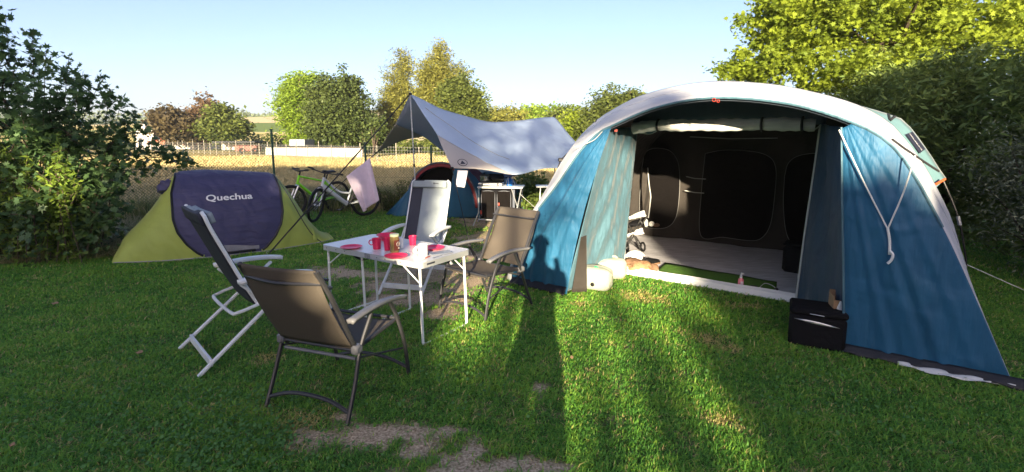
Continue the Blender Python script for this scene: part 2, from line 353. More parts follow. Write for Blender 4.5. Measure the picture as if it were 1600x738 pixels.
for i, (px, py, rx, ry, y, lab, mm) in enumerate([(790, 188, 34, 20, 60, 'low yellow-green tree just above the middle of the tarp', Lgold), (845, 185, 34, 18, 75, 'pale green tree above the right end of the tarp', Lgreen),
        (885, 188, 30, 20, 64, 'green tree between the tarp and the bright yellow tree', Lmid), (908, 196, 24, 26, 42, 'small bright yellow tree beside the left edge of the big tent', Llime)]):
    tree('hedgerow_tree', AY(px, 232, y), .25, 1.8, [blob_px(px, py, rx, ry, y), blob_px(px-rx*.5, py+14, rx*.7, ry, y), blob_px(px+rx*.5, py+16, rx*.7, ry, y)], 230, 26, .45*y/60, .36*y/60, mm, lab, 'tree', 'trees along the hedgerow', seed=20+i)
tree('oak', AY(965, 240, 40), .5, 2, [blob_px(968, 160, 42, 26, 40), blob_px(945, 180, 32, 26, 40), blob_px(995, 170, 34, 30, 40), blob_px(960, 205, 60, 30, 40)], 620, 30, .3, .22, Lmid, 'round green tree rising behind the left shoulder of the big tent', 'tree', seed=31)
def wood(name, pts, m, label, n, leaf, seed):
    rs = np.random.default_rng(seed); P = []; Tn = []
    for (px, py, y, r_) in pts:
        c = AY(px, py, y)
        for k in range(n):
            d = rs.normal(size=3); d /= np.linalg.norm(d); q = d*rs.random()**.4*np.array([r_, r_*.6, r_*.75]); P.append((c.x+q[0], c.y+q[1], c.z+q[2])); Tn.append(np.clip(.4+.3*rs.normal(), 0, 1))
    o = leafobj(name, np.array(P), leaf, DIAMOND, m, np.array(Tn), None, rs, .3); tag(o, label, 'trees', None, 'stuff')
Lblue = leafmat('leaves_distant', (.10, .14, .08), (.20, .24, .13), .15)
rs0 = random.Random(3)
wood('far_wood', [(px, 181+rs0.uniform(-2, 2)+2*math.sin(px*.05), 300, rs0.uniform(2.5, 4.5)) for px in range(355, 450, 8)]+[(px, 192+rs0.uniform(-2, 2), 250, 3) for px in range(385, 402, 6)]+[(px, 200+rs0.uniform(-3, 2), 230, 3.2) for px in range(375, 405, 6)], Lblue, 'far line of small trees and hedges on the hill left of the willow', 130, 1.3, 81)
wood('far_wood', [(px, 184+rs0.uniform(-4, 3), 170, rs0.uniform(4, 6)) for px in range(745, 960, 14)], Lmid, 'far wooded hillside above the tarp', 170, 1.1, 82)
wood('far_wood', [(px, 186+rs0.uniform(-3, 3), 330, rs0.uniform(5, 8)) for px in range(-40, 260, 14)], Lblue, 'far blue-green wood on the horizon behind the sycamore bush', 110, 1.7, 83)
wood('hedgerow', [(px, 221+rs0.uniform(-2, 2), 75, rs0.uniform(1.2, 2)) for px in range(380, 470, 12)]+[(px, 232, 52, 1.3) for px in range(560, 720, 12)], Lmid, 'low hedgerow at the far edge of the field', 110, .4, 84)
# small dark shrubs beyond the fence / behind the camp kitchen
tree('elder_shrub', AY(835, 345, 12), .05, .5, [blob_px(830, 300, 34, 30, 12), blob_px(850, 325, 34, 30, 12), blob_px(805, 320, 20, 26, 12)], 260, 26, .12, .09, Lhedge, 'dark shrub between the camp kitchen and the big tent', 'shrub', seed=33)
tree('hawthorn', AY(580, 262, 36), .12, 1, [blob_px(588, 215, 14, 36, 40)], 90, 20, .3, .24, Ldark, 'dark narrow tree between the round tree and the golden tree', 'tree', seed=34)
# the big sunlit maple on the right
bl = [blob_px(*a) for a in [(1205, 60, 56, 50, 13.5, 1.2), (1160, 112, 40, 22, 13.5, .6), (1230, 10, 56, 40, 13.5, 1.2), (1290, 20, 80, 60, 13, 1.6), (1260, 95, 90, 45, 13, 1.3), (1180, 105, 46, 26, 13.5, .8), (1390, 30, 90, 80, 13, 1.6), (1360, 120, 90, 50, 12.5, 1.3), (1500, 30, 90, 60, 13, 1.5), (1450, 100, 80, 60, 13, 1.3), (1590, 40, 70, 60, 13.5, 1.3), (1330, -60, 120, 50, 14, 2), (1530, -60, 120, 50, 14, 2), (1660, 30, 80, 80, 14, 1.6), (1420, 160, 60, 30, 12.5, 1)]]
tree('maple_tree', AY(1400, 300, 14), .28, 3.2, bl, 1750, 44, .13, .13, Llime, 'large sunlit yellow-green maple towering behind the big tent', 'tree', seed=40, shape=MAPLE[::1], limbs=26, shell=.6)
# dark hedge on the right: separate shrubs
hb = [((6.9, 4.6), [(6.9, 4.4, 1.5, 1.0, 1.0, 1.5), (7.1, 4.3, 2.6, .9, .9, .7)], 'tall dark green hedge shrub at the right edge of the picture'),
      ((7.1, 6.4), [(7.1, 6.2, 1.4, 1.0, 1.2, 1.4), (7.3, 6.3, 2.4, .9, 1.0, .8)], 'dark green hedge shrub behind the pale speckled shrub'),
      ((7.3, 8.6), [(7.2, 8.4, 1.4, 1.1, 1.4, 1.5), (7.4, 8.6, 2.2, 1, 1.2, .8)], 'dark green hedge shrub just behind the right shoulder of the big tent'),
      ((7.9, 11), [(8.0, 11, 1.6, 1.4, 1.6, 1.5), (8.2, 11, 2.4, 1.1, 1.2, .8)], 'dark hedge shrub farthest back, under the sunlit maple')]
for i, (b0, bb, lab) in enumerate(hb):
    tree('hedge_shrub', (b0[0], b0[1], 0), .07, .7, bb, 560, 42, .14, .125, Lhedge, lab, 'hedge', 'dark hedge shrubs along the right side', seed=50+i, shell=.3, shape=LANCE)
tree('variegated_shrub', (6.15, 5.9, 0), .04, .4, [(6.2, 5.9, .9, .5, .7, .75), (6.3, 6.3, 1.4, .45, .5, .5), (6.1, 5.2, .8, .45, .5, .55)], 420, 22, .12, .055, Lvar, 'pale speckled shrub with small light leaves in front of the dark hedge', 'shrub', seed=58, shape=LANCE)

# left sycamore bush: shoots with big lobed leaves
def shoots(name, paths, base, leaf, nper, m, shape, label, cat, seed, r0=.012, sig=.1, up=.4, side=.12):
    rs = np.random.default_rng(seed); root = empty(name, base, 0, label, cat); P = []; Tn = []; b = MB()
    for pth in paths:
        c = cr(pth, 8); b.tube(c, [r0, r0*.25], 5); L = sum((c[i+1]-c[i]).length for i in range(len(c)-1)); n = int(nper*L)
        t0 = rs.random()*.6
        for k in range(n):
            q = rs.random()*(len(c)-1.001); i = int(q); p = c[i].lerp(c[i+1], q-i); P.append(np.array(p)+rs.normal(size=3)*sig*(1.1-.75*q/len(c))); Tn.append(min(1, t0+.4*rs.random()))
    b.build('stem', bark, root, True); leafobj('foliage', np.array(P), leaf, shape, m, np.array(Tn), root, rs, up, off=base); return root
def AYs(L): return [AY(*q) for q in L]
sp = []
rr = random.Random(11)
for (bx, by, tx, ty, y) in [(0, 380, 8, 22, 6.4), (40, 380, 50, 50, 6.6), (30, 380, 72, 78, 6.3), (60, 380, 108, 88, 6.5), (90, 380, 130, 112, 6.8), (100, 380, 160, 118, 6.8), (110, 380, 172, 140, 6.6), (70, 380, 20, 110, 6.2), (120, 360, 186, 172, 6.7), (90, 370, 120, 150, 6.3), (60, 370, 90, 140, 6.2), (120, 360, 150, 190, 6.3),
                            (0, 380, -60, 30, 6.5), (0, 380, -120, 60, 6.3), (-60, 380, -40, 100, 6.1), (150, 360, 180, 235, 6.4), (20, 380, 45, 170, 6.0), (10, 380, -10, 60, 6.2), (130, 380, 165, 250, 6.1), (60, 390, 70, 260, 5.9)]:
    y += .8; a = AY(bx, by, y); a.z = 0; e = AY(tx, ty, y+rr.uniform(-.3, .3))
    m1 = a.lerp(e, .4)+Vector((rr.uniform(-.15, .15), rr.uniform(-.2, .2), .1)); sp.append([a, m1, e])
    for k in range(5):
        q = m1.lerp(e, rr.uniform(0, .8)) if k > 1 else a.lerp(m1, rr.uniform(.4, 1)); d = Vector((rr.uniform(-1, 1), rr.uniform(-.8, .5), rr.uniform(.1, .7)))*rr.uniform(.35, .6)*(.55 if tx > 100 else 1); sp.append([q, q+d*.5+Vector((0, 0, .05)), q+d])
for L in [[(130, 330, 7.3), (175, 250, 7.3), (210, 172, 7.3)], [(130, 330, 7.3), (170, 230, 7.3), (225, 200, 7.3)], [(130, 320, 7.4), (200, 258, 7.6), (260, 246, 7.9), (318, 258, 8.2)], [(130, 320, 7.4), (190, 272, 7.6), (245, 262, 7.8)], [(130, 300, 7.3), (200, 236, 7.5), (250, 238, 7.8), (296, 252, 8.1)]]:
    sp.append(AYs(L))
shoots('sycamore_bush', sp, (-5.6, 7.3, 0), .115, 110, Lmaple, MAPLE, 'tall dark sycamore bush with lobed leaves left of the green and purple tent', 'bush', 61, sig=.13)
sp = []
for k in range(58):
    px = rr.uniform(-60, 130)*(1 if k % 2 else .8); y = rr.uniform(6.6, 7.3); top = 225+rr.uniform(0, 130)-(30 if k % 7 == 0 else 0); a = AY(px+rr.uniform(-20, 20), 400, y); a.z = 0; e = AY(px, top, y)
    a.x += rr.uniform(-.3, .3); sp.append([a, a.lerp(e, .6)+Vector((rr.uniform(-.1, .1), 0, 0)), e])
    for kk in range(3): q_ = a.lerp(e, rr.uniform(.35, .85)); sp.append([q_, q_+Vector((rr.uniform(-.16, .16), rr.uniform(-.12, .1), .12)), q_+Vector((rr.uniform(-.25, .25), rr.uniform(-.2, .1), .26))])
shoots('privet_shrub', sp, (-5.6, 6.9, 0), .085, 62, Lshrub, LANCE, 'light green shrub with upright leafy shoots at the left edge', 'shrub', 62, r0=.006, sig=.05, up=.2)
sp = []
for k in range(150):
    px = rr.uniform(-80, 150); y = rr.uniform(6.9, 8.2); a = AY(px, 400, y); a.z = 0; e = a+Vector((rr.uniform(-.5, .5), rr.uniform(-.5, .3), rr.uniform(.3, .95)))
    if px > 120: e.z *= .6
    sp.append([a, a.lerp(e, .55)+Vector((0, 0, .15)), e])
shoots('bramble_bush', sp, (-6, 7.4, 0), .10, 52, Lhedge, MAPLE, 'low dark bramble bush at the foot of the sycamore bush', 'bush', 63, r0=.006, sig=.1)

# unseen trees behind the photographer, added for shade, with gaps shaped for the sun
YB = -22.0
Lshade = leafmat('leaves_shade_belt', (.03, .05, .015), (.07, .10, .03), .0)
def shade_screen(nm, x0, x1, z0, z1, n, leaf, label, seed, rag=.9, yb=YB, par=None, holes=()):
    rs = np.random.default_rng(seed); root = par or empty(nm, ((x0+x1)/2, yb, 0), 0, label, 'tree', 'trees behind the photographer')
    P = np.stack([rs.uniform(x0, x1, n), rs.uniform(yb-.5, yb+.5, n), rs.uniform(z0, z1, n)], 1)
    top = z1-rag*(.5+.5*np.sin(P[:, 0]*2.1+seed))*rs.random(n); P = P[P[:, 2] < top]
    for hx_, hz_2, hr in holes:
        hx_, hz_2 = bxz(hx_, hz_2); P = P[np.hypot(P[:, 0]-hx_, P[:, 2]-hz_2) > hr]
    leafobj('crown', P, leaf, DIAMOND, Lshade, rs.random(len(P)), root, rs, .1, off=(root.location)); return root
def bxz(x, z):
    """place in the shade belt that lies 12 m back, moved out along the sun's ray to YB"""
    k = -YB-12; return x-math.tan(AZ)*k, z+math.tan(EL)*k
def bh(x0, x1, z0, z1, *a, **k):
    xa, zz0 = bxz(x0, z0); xb, zz1 = bxz(x1, z1); return shade_screen('shade_tree', xa, xb, 0 if z0 == 0 else zz0, zz1, *a, **k)
def stem(root, x, z1, r=.16):
    xa, za = bxz(x, z1); MB().tube([(xa, YB, -.1), (xa+.1, YB, za)], [r, r*.5], 7).build('trunk', bark, root, True)
t = bh(-28, -2.38, 0, 8.2, 20000, .85, 'dense tall tree belt far behind the camera on the left', 71, holes=[(-7.35, 5.1, .58), (-7.9, 5.7, .42), (-4.9, 5.2, .4)]); stem(t, -15, 7)  # holes cut so sun dapples reach the left bushes
t = bh(-2.3, .35, 5.4, 7.6, 2600, .17, 'airy tree crown straight behind the camera', 72); stem(t, -1.35, 6, .13)
bh(-2.6, -1.95, 0, 3.6, 1000, .38, '', 79, .3, par=t); bh(-2.0, -1.0, 0, 3.28, 1500, .4, '', 73, .25, par=t); bh(-1.1, .4, 0, 2.95, 1900, .4, '', 76, .25, par=t)  # unseen leaf slabs added to shape the edges of the sunlit gap
bh(.34, .80, 0, 3.5, 1100, .34, '', 78, .25, par=t)
for k_, (x0, x1, z0, z1, n_) in enumerate([(-.62, -.48, 2.9, 3.6, 22), (-.30, -.16, 2.9, 3.8, 40), (-.05, .04, 2.9, 3.5, 20), (-.7, .3, 2.95, 3.4, 14), (-1.0, -.5, 4.3, 5.0, 30), (-2.0, -1.5, 3.5, 4.6, 12)]):
    bh(x0, x1, z0, z1, n_, .2, '', 90+k_, .2, par=t)
t = bh(.80, 3.7, 0, 4.75, 4200, .42, 'shrub belt behind the camera on the right', 74, .5); stem(t, 2, 4, .1)
t = bh(3.5, 24, 0, 7.6, 15000, .85, 'dense tall tree belt far behind the camera on the right', 75); stem(t, 12, 7)
#TWIGS

# ---------------------------------------------------------------- far buildings, walls, fences
brick = mat('roof_tiles', (.42, .13, .07), .85, .25, 1.5, .4, 12)
render_w = mat('white_render', (.5, .48, .45), .9, .12, .6)
conc = mat('grey_concrete', (.35, .34, .32), .9, .2, 2)
darkm = mat('dark_opening', (.02, .022, .025), .6)
h = empty('house', AY(255, 236, 64), 0, 'white house with a red tiled roof half hidden behind the copper tree', 'house')
def W(px, py, y): return AY(px, py, y)
def slab(pts, th, m, nm, par): # vertical wall from photo outline with depth
    b = MB().poly([p for p in pts], th, (0, 1, 0)); return b.build(nm, m, par, True, False)
y = 64
slab([W(212, 237, y), W(212, 206, y), W(222, 196, y), W(240, 206, y), W(240, 237, y)], 6, render_w, 'gable_wall', h)
slab([W(240, 237, y), W(240, 226, y), W(326, 226, y), W(326, 237, y)], 5, render_w, 'wall', h)
rb = MB(); a, b_, c, d = W(232, 226, y-.4), W(330, 226, y-.4), W(322, 203, y+3), W(222, 203, y+3); rb.poly([a, b_, c, d], .25, (0, .5, 1))
rf = rb.build('roof', brick, h, True, False)
slab([W(222, 203, y+1.2), W(222, 194, y+1.2), W(238, 188, y+1.2), W(254, 194, y+1.2), W(254, 203, y+1.2)], 4, render_w, 'upper_gable', h)
slab([W(216, 232, y-.05), W(216, 216, y-.05), W(222, 216, y-.05), W(222, 232, y-.05)], .06, darkm, 'door', h)
wl = empty('garden_wall', AY(490, 244, 39), 0, 'long low white wall with a flat dark coping beyond the field', 'wall')
slab([W(415, 242, 42), W(415, 229, 42), W(566, 231, 38), W(566, 248, 38)], .25, render_w, 'wall', wl)
MB().bar(W(412, 228.6, 42), W(568, 230, 38), .5, .07).build('coping', darkm, wl, True)
slab([W(452, 230, 41), W(452, 218, 41), W(476, 218, 41), W(476, 230, 41)], 2, conc, 'shed_block', wl)
sh = empty('shelter', AY(378, 232, 52), 0, 'low dark flat-roofed shelter right of the green rounded tree', 'shed')
MB().box(W(375, 222, 52), (4.2, 2.5, .16)).build('roof', darkm, sh, True)
for px in (352, 398): MB().bar(W(px, 223, 52), W(px, 235, 52), .14, .14, (0, 1, 0)).build('post', conc, sh, True)
MB().box(W(376, 230, 53), (3.8, .2, .6)).build('back_wall', conc, sh, True)
cr_ = mat('red_paint', (.2, .07, .05), .5)
tr_ = empty('trailer', AY(386, 238, 47), 0, 'small red farm trailer parked behind the far fence', 'trailer')
MB().box(W(388, 232, 47), (2.0, 1.1, .5), None, .05).build('body', cr_, tr_, True)
for dx in (-.55, .6): MB().torus(W(388, 236, 46.4)+Vector((dx, 0, 0)), .2, .08, (0, 1, 0), 16, 6).build('wheel', black, tr_, True)
# wooden/concrete far fence
ff = empty('field_fence', AY(470, 248, 38), 0, 'line of pale posts with wire netting along the far side of the field', 'fence')
A0, A1 = AY(232, 238.5, 54), AY(708, 262, 28); A0.z = A1.z = 0
n = 34
pole_m = mat('pale_post', (.24, .22, .18), .9, .15, 4)
for i in range(n):
    t = i/(n-1); p = A0.lerp(A1, 1-(1-t)**.8); hh = 1.15+.15*math.sin(i*2.7)
    MB().box(p+Vector((0, 0, hh/2)), (.05, .05, hh+.05), None, .01).build('post', pole_m, ff, True, False)
b = MB()
for hz in [.2, .4, .6, .8, 1.0]: b.tube([A0+Vector((0, 0, hz)), A0.lerp(A1, .5)+Vector((0, 0, hz-.03)), A1+Vector((0, 0, hz))], .008, 4)
for i in range(180):
    p = A0.lerp(A1, i/180); b.tube([p+Vector((0, 0, .1)), p+Vector((0, 0, 1.05))], .006, 3, False)
b.build('netting', mat('wire_grey', (.16, .16, .15), .6), ff, True)
# chain link fence at the edge of the lawn
greenm = mat('green_plastic_coat', (.02, .07, .045), .5)
fc = empty('chain_link_fence', (-3, 12, 0), 0, 'green chain link fence behind the bicycles and tents', 'fence')
FP = [(-9.5, 9.4, 1.75), (-5.3, 11.4, 1.80), (-3.42, 12.0, 1.50), (-1.95, 12.4, 1.42), (.3, 12.8, 1.4), (3.2, 13.4, 1.4), (6.5, 14, 1.4)]
for x, y, hh in FP:
    b = MB().tube([(x, y, -.1), (x, y, hh+.03)], .026, 8); b.box((x, y, hh+.03), (.06, .06, .02)); b.build('post', greenm, fc, True)
def fpos(s):
    i = min(int(s), len(FP)-2); t = s-i; a, b_ = FP[i], FP[i+1]; return [a[k]+(b_[k]-a[k])*t for k in range(3)]
b = MB()
for i in range(len(FP)-1):
    a, c = Vector(FP[i][:2]).to_3d(), Vector(FP[i+1][:2]).to_3d(); L = (c-a).length; d = (c-a)/L; h0, h1 = FP[i][2]-.05, FP[i+1][2]-.05; st = .062
    k = -int(2/st)
    while k*st < L:
        for sg in (1, -1):
            # diagonal wires
            s0 = k*st; hmax = 1.9
            pts = []
            if sg == 1: s_a, z_a, s_b, z_b = s0, 0, s0+hmax, hmax
            else: s_a, z_a, s_b, z_b = s0+hmax, 0, s0, hmax
            # clip to 0..L and below the top line
            def inside(t):
                s_ = s_a+(s_b-s_a)*t; z_ = z_a+(z_b-z_a)*t; return 0 <= s_ <= L and z_ <= h0+(h1-h0)*s_/L
            ts = [q/40 for q in range(41) if inside(q/40)]
            if len(ts) > 1:
                pp = [a+d*(s_a+(s_b-s_a)*t)+Vector((0, .003*sg, z_a+(z_b-z_a)*t)) for t in (ts[0], ts[-1])]; b.tube(pp, .0026, 3, False)
        k += 1
    for hz in (.98, .5): b.tube([a+Vector((0, 0, h0*hz)), c+Vector((0, 0, h1*hz))], .0025, 4)
b.build('mesh', greenm, fc, True, False)

# ---------------------------------------------------------------- grasses
def blades(name, P, H, Wd, bend, tint, m, kind='stuff', label=None, cat=None, lean=None):
    N = len(P); a = rng.random(N)*2*np.pi; d = np.stack([np.cos(a), np.sin(a), np.zeros(N)], 1); s = np.stack([-np.sin(a+.3), np.cos(a+.3), np.zeros(N)], 1)
    H = H[:, None]; Wd = Wd[:, None]; B = bend[:, None]*H
    z = np.array([[0, 0, 1.]])
    v0 = P-s*Wd; v1 = P+s*Wd; v2 = P+d*B*.35+z*H*.55+s*Wd*.75; v3 = P+d*B*.35+z*H*.55-s*Wd*.75; v4 = P+d*B+z*H*(1-.3*bend[:, None])
    co = np.stack([v0, v1, v2, v3, v4], 1)
    o = npmesh(name, co, 5, [(0, 1, 2, 3), (3, 2, 4)], m, None, {'tint': tint})
    return tag(o, label, cat, None, kind)
def bladem(name, stops, trans=.4):
    m = leafmat(name, (0, 0, 0), (1, 1, 1), trans, .5); N = m.node_tree.nodes; Lk = m.node_tree.links
    r = N.new('ShaderNodeValToRGB'); at = [x for x in N if x.bl_idname == 'ShaderNodeAttribute'][0]; mx = [x for x in N if x.bl_idname == 'ShaderNodeMix'][0]
    Lk.new(at.outputs['Fac'], r.inputs[0]); e = r.color_ramp.elements; e[0].position, e[0].color = stops[0][0], (*stops[0][1], 1); e[1].position, e[1].color = stops[-1][0], (*stops[-1][1], 1)
    for p, c in stops[1:-1]: q = e.new(p); q.color = (*c, 1)
    b = N['Principled BSDF']; hs = [x for x in N if x.bl_idname == 'ShaderNodeHueSaturation'][0]
    Lk.new(r.outputs[0], b.inputs['Base Color']); Lk.new(r.outputs[0], hs.inputs['Color']); N.remove(mx); return m
# tint 0..0.8 greens, .8..1 straw
Gm = bladem('grass_blades', [(0, (.06, .19, .035)), (.35, (.14, .36, .05)), (.7, (.30, .48, .06)), (.8, (.38, .38, .10)), (1, (.6, .48, .22))])
def lawn_pts(n, y0, y1, pw):
    u = rng.random(n); y = (y0**pw+u*(y1**pw-y0**pw))**(1/pw); x = (rng.random(n)*2-1)*(y*1.08+.5); return x, y
n = 900000
x, y = lawn_pts(n, 2.1, 13.2, .75)
bm_ = mask(BARE, x, y); dm = mask(DRY, x, y)
S_ = (x-.59)*.8094+(y-5.34)*-.5872; T_ = (x-.59)*.5872+(y-5.34)*.8094
intent = ((T_ > 1.22) & (S_ > -1.5) & (S_ < 3.2) & (T_ < 6)) | ((T_ > 0.06) & ((S_ < -.02) | (S_ > 2.5)) & (S_ > -1.0) & (S_ < 3.4))
keep = (rng.random(n) > np.clip(bm_*(1.12+.35*np.clip(y-4, 0, 5))-.05, 0, .98)) & ~intent & (x > -8.6) & (x < 8)
x, y, dm = x[keep], y[keep], dm[keep]; N_ = len(x)
cl = .8*np.sin(x*3.1+2*np.sin(y*2.2))*np.cos(y*3.7-x)+.7*np.sin(x*9+y*7+np.sin(x*5))*np.cos(y*11-x*5)+.8*np.sin(x*31+y*19)*np.cos(y*37-x*23)
hgt = (.017+.022*rng.random(N_)**1.3+.006*cl)*(1+.04*(y-2)); hgt *= np.where(rng.random(N_) > .97, 1.6, 1)*(1-.35*dm)
wd = (.0020+.0020*rng.random(N_))*(1+.20*(y-2))
tint = np.clip(.34+.12*cl+.2*rng.normal(size=N_)*.9, 0, .78); tint = np.where(rng.random(N_) < .035+.75*dm, .82+.18*rng.random(N_), tint)
blades('lawn_grass', np.stack([x, y, gz(x, y)-.002], 1), hgt, wd, .4+1.1*rng.random(N_), tint, Gm, 'stuff', 'short green lawn grass with worn and dry spots', 'grass')
# tall weeds and dry grass along the fence and under the bushes
def strip(n, fn): return fn(n)
Dm = bladem('dry_grass', [(0, (.08, .13, .03)), (.3, (.17, .19, .06)), (.6, (.38, .32, .15)), (1, (.54, .45, .25))])
n = 42000; s = rng.random(n)*(len(FP)-1.001); fx = np.array([fpos(q)[:2] for q in s]); off = rng.normal(size=n)*.45+.35; P = np.stack([fx[:, 0]+rng.normal(size=n)*.1, fx[:, 1]+off, np.zeros(n)], 1)
blades('verge_grass', P, .18+.38*rng.random(n), .004+.004*rng.random(n), .3+.6*rng.random(n), np.clip(rng.random(n)*.8+.2*np.sin(P[:, 0]*2), 0, 1), Dm, 'stuff', 'tall dry grass and weeds growing along the chain link fence', 'grass')
n = 60000; P = np.stack([rng.uniform(-16, 14, n), 12.6+3.6*rng.random(n)**.8, np.zeros(n)], 1)
blades('dry_meadow_grass', P, .06+.18*rng.random(n), .006+.006*rng.random(n), .3+.7*rng.random(n), np.clip(.25+rng.random(n)*.75, 0, 1), Dm, 'stuff', 'strip of brownish dry grass between the fence and the field', 'grass')
n = 22000; P = []
while len(P) < n:
    px = rng.uniform(-120, 215); py = 335+80*rng.random()**.8; q = G(px, py-px*.06)
    P.append((q.x, q.y, 0))
P = np.array(P); blades('hedge_bottom_grass', P, .05+.34*rng.random(n)**1.5*np.clip((P[:, 1]-6.3)*.9, .25, 1), .0025+.0025*rng.random(n), .8+1.6*rng.random(n), np.clip(rng.random(n)*1.0+.15*np.sin(P[:, 0]*4)*np.cos(P[:, 1]*5), 0, 1), Dm, 'stuff', 'dry tangled grass under the bushes on the left', 'grass')
n = 120000; yy = 16+34*rng.random(n)**1.3; P = np.stack([rng.uniform(-1, .25, n)*yy*1.1, yy, np.zeros(n)], 1)
Fm = bladem('stubble_straw', [(0, (.36, .30, .13)), (.5, (.50, .41, .19)), (1, (.62, .52, .27))], .2)
tt = rng.random(n); blades('field_stubble', P[(P[:, 1] < 50+.4*P[:, 0])], (.08+.14*rng.random(n))[(P[:, 1] < 50+.4*P[:, 0])], (.012+.014*rng.random(n))[(P[:, 1] < 50+.4*P[:, 0])], .3+.5*rng.random(int((P[:, 1] < 50+.4*P[:, 0]).sum())), tt[(P[:, 1] < 50+.4*P[:, 0])], Fm, 'stuff', 'golden stubble on the field beyond the fence', 'stubble')
# leafy weeds at the fence
for i, (px, py, y, hh, lab) in enumerate([(640, 330, 11.6, .6, 'leafy green weed clump left of the blue tent'), (612, 340, 11.4, .4, 'low green weeds between the towel and the blue tent'), (440, 300, 11.2, .45, 'weeds between the green and purple tent and the bicycles')]):
    c = AY(px, 300, y); rs = np.random.default_rng(90+i); root = empty('weed', (c.x, c.y, 0), 0, lab, 'weeds', 'weeds at the fence'); b = MB(); P = []
    for k in range(34):
        e = Vector((rs.normal()*.3, rs.normal()*.2, hh*(.6+.6*rs.random()))); b.tube([(e.x*.4, e.y*.4, 0), e], .004, 4)
        for j in range(26): q = e*(.25+.8*rs.random()); P.append((q.x+rs.normal()*.05, q.y+rs.normal()*.05, max(.03, q.z)))
    b.build('stem', bark, root); P = np.array(P); leafobj('foliage', P, .07, LANCE, Lmid, rs.random(len(P)), root, rs, .2)
# clover patches in the lawn
CLV = []; TCl = []
for (px, py, rx, ry, n_) in [(360, 650, .35, .3, 1300), (330, 700, .35, .16, 1000), (390, 700, .2, .12, 400), (60, 640, .4, .3, 600), (1280, 620, .4, .3, 500), (700, 590, .25, .3, 350), (230, 560, .4, .35, 400)]:
    c = G(px, py)
    for k in range(int(n_*.5)): CLV.append((c.x+rng.normal()*rx, c.y+rng.normal()*ry, .022+.018*rng.random())); TCl.append(rng.random())
clm = leafmat('clover_leaf', (.06, .17, .045), (.13, .28, .08), .3, .8)
rsC = np.random.default_rng(4); o = leafobj('clover', np.array(CLV), .017, np.array([[-.5, -.1, 0], [-.25, -.5, 0], [.3, -.45, 0], [.55, 0, .05], [.3, .45, 0], [-.25, .5, 0]]), clm, np.array(TCl), None, rsC, 1.2)
tag(o, 'small clover leaves growing in patches in the lawn', 'clover', None, 'stuff')
# fallen leaves
lf = mat('dry_leaf', (.35, .22, .12), .8)
for i, (px, py, rr_, lab) in enumerate([(218, 552, .03, 'small pale dry leaf on the lawn, in front of the left white chair'), (86, 475, .035, 'pale dry leaf on the lawn in front of the dry grass'), (893, 560, .02, 'tiny pale leaf on the sunlit lawn in front of the water canisters'), (19, 697, .016, 'tiny whitish leaf in the bottom left corner of the lawn')]):
    q = G(px, py, .04); b = MB().poly([q+Vector((math.cos(a)*rr_*(1 if k % 2 else .6), math.sin(a)*rr_*.7, .008*(k % 3))) for k, a in enumerate([j*math.pi/4 for j in range(8)])], .002, (0, 0, 1))
    tag(b.build('fallen_leaf', lf), lab, 'leaf')

# ================================================================= BIG FAMILY TENT
A = Vector((.59, 5.34, 0)); D = Vector((.8094, -.5872, 0)); M_ = Vector((.5872, .8094, 0))
def T(s, t, z): return A+D*s+M_*t+Vector((0, 0, z))
def S(px, py, t):
    q = PL(px, py, A+M_*t, M_)-A; return (q.dot(D), q.z)
def fabric(name, col, trans=.25, var=.08, bump=.35, bs=7, stretch=(3, 3, .5), rough=.55):
    m = mat(name, col, rough, var, 3, bump, bs, trans=trans, stretch=stretch, spec=.35)
    N = m.node_tree.nodes; Lk = m.node_tree.links; b0 = [x for x in N if x.bl_idname == 'ShaderNodeBump'][0]
    wv = N.new('ShaderNodeTexWave'); wv.bands_direction = 'DIAGONAL'; wv.inputs['Scale'].default_value = 2.2; wv.inputs['Distortion'].default_value = 9; wv.inputs['Detail'].default_value = 3; wv.inputs['Detail Scale'].default_value = 1.2
    tc = [x for x in N if x.bl_idname == 'ShaderNodeTexCoord'][0]; Lk.new(tc.outputs['Object'], wv.inputs[0])
    b2 = N.new('ShaderNodeBump'); b2.inputs['Strength'].default_value = bump*.5; b2.inputs['Distance'].default_value = .02; Lk.new(wv.outputs['Fac'], b2.inputs['Height']); Lk.new(b0.outputs[0], b2.inputs['Normal'])
    b = N['Principled BSDF']; Lk.new(b2.outputs[0], b.inputs['Normal']); b.inputs['Sheen Weight'].default_value = .10; b.inputs['Sheen Roughness'].default_value = .4; return m
F_white = fabric('white_flysheet', (.52, .53, .57), .12, .05, .5, 5, (1, 1, 1))
F_blue = fabric('petrol_blue_flysheet', (.018, .11, .22), .12, .12, .6, 8)
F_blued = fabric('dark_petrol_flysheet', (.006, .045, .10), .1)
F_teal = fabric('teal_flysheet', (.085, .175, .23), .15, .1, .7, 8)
F_tealwin = fabric('pale_teal_flysheet', (.15, .28, .31), .25, .03, .15)
F_navy = fabric('navy_lining', (.08, .105, .15), .0, .1, .2)
F_cabin = fabric('black_cabin_fabric', (.030, .025, .022), .0, .15, .4, 9, (1, 1, 1), .8)
F_dark = mat('black_cloth_and_opening', (.006, .005, .005), .9, .2, 3, .3, 10, spec=.08)  # also stands for the unlit depth of the bedroom openings
piping = mat('grey_piping', (.45, .46, .45), .6)
F_ground = mat('grey_groundsheet', (.52, .51, .55), .6, .25, 7, .5, 14, stretch=(.6, 5, 1), spec=.3)
tent = empty('family_tent', tuple(T(1.4, 1.2, 0)), 0, 'large family tent with white roof, blue wings and an open doorway', 'tent')
TL = Vector(tent.location)
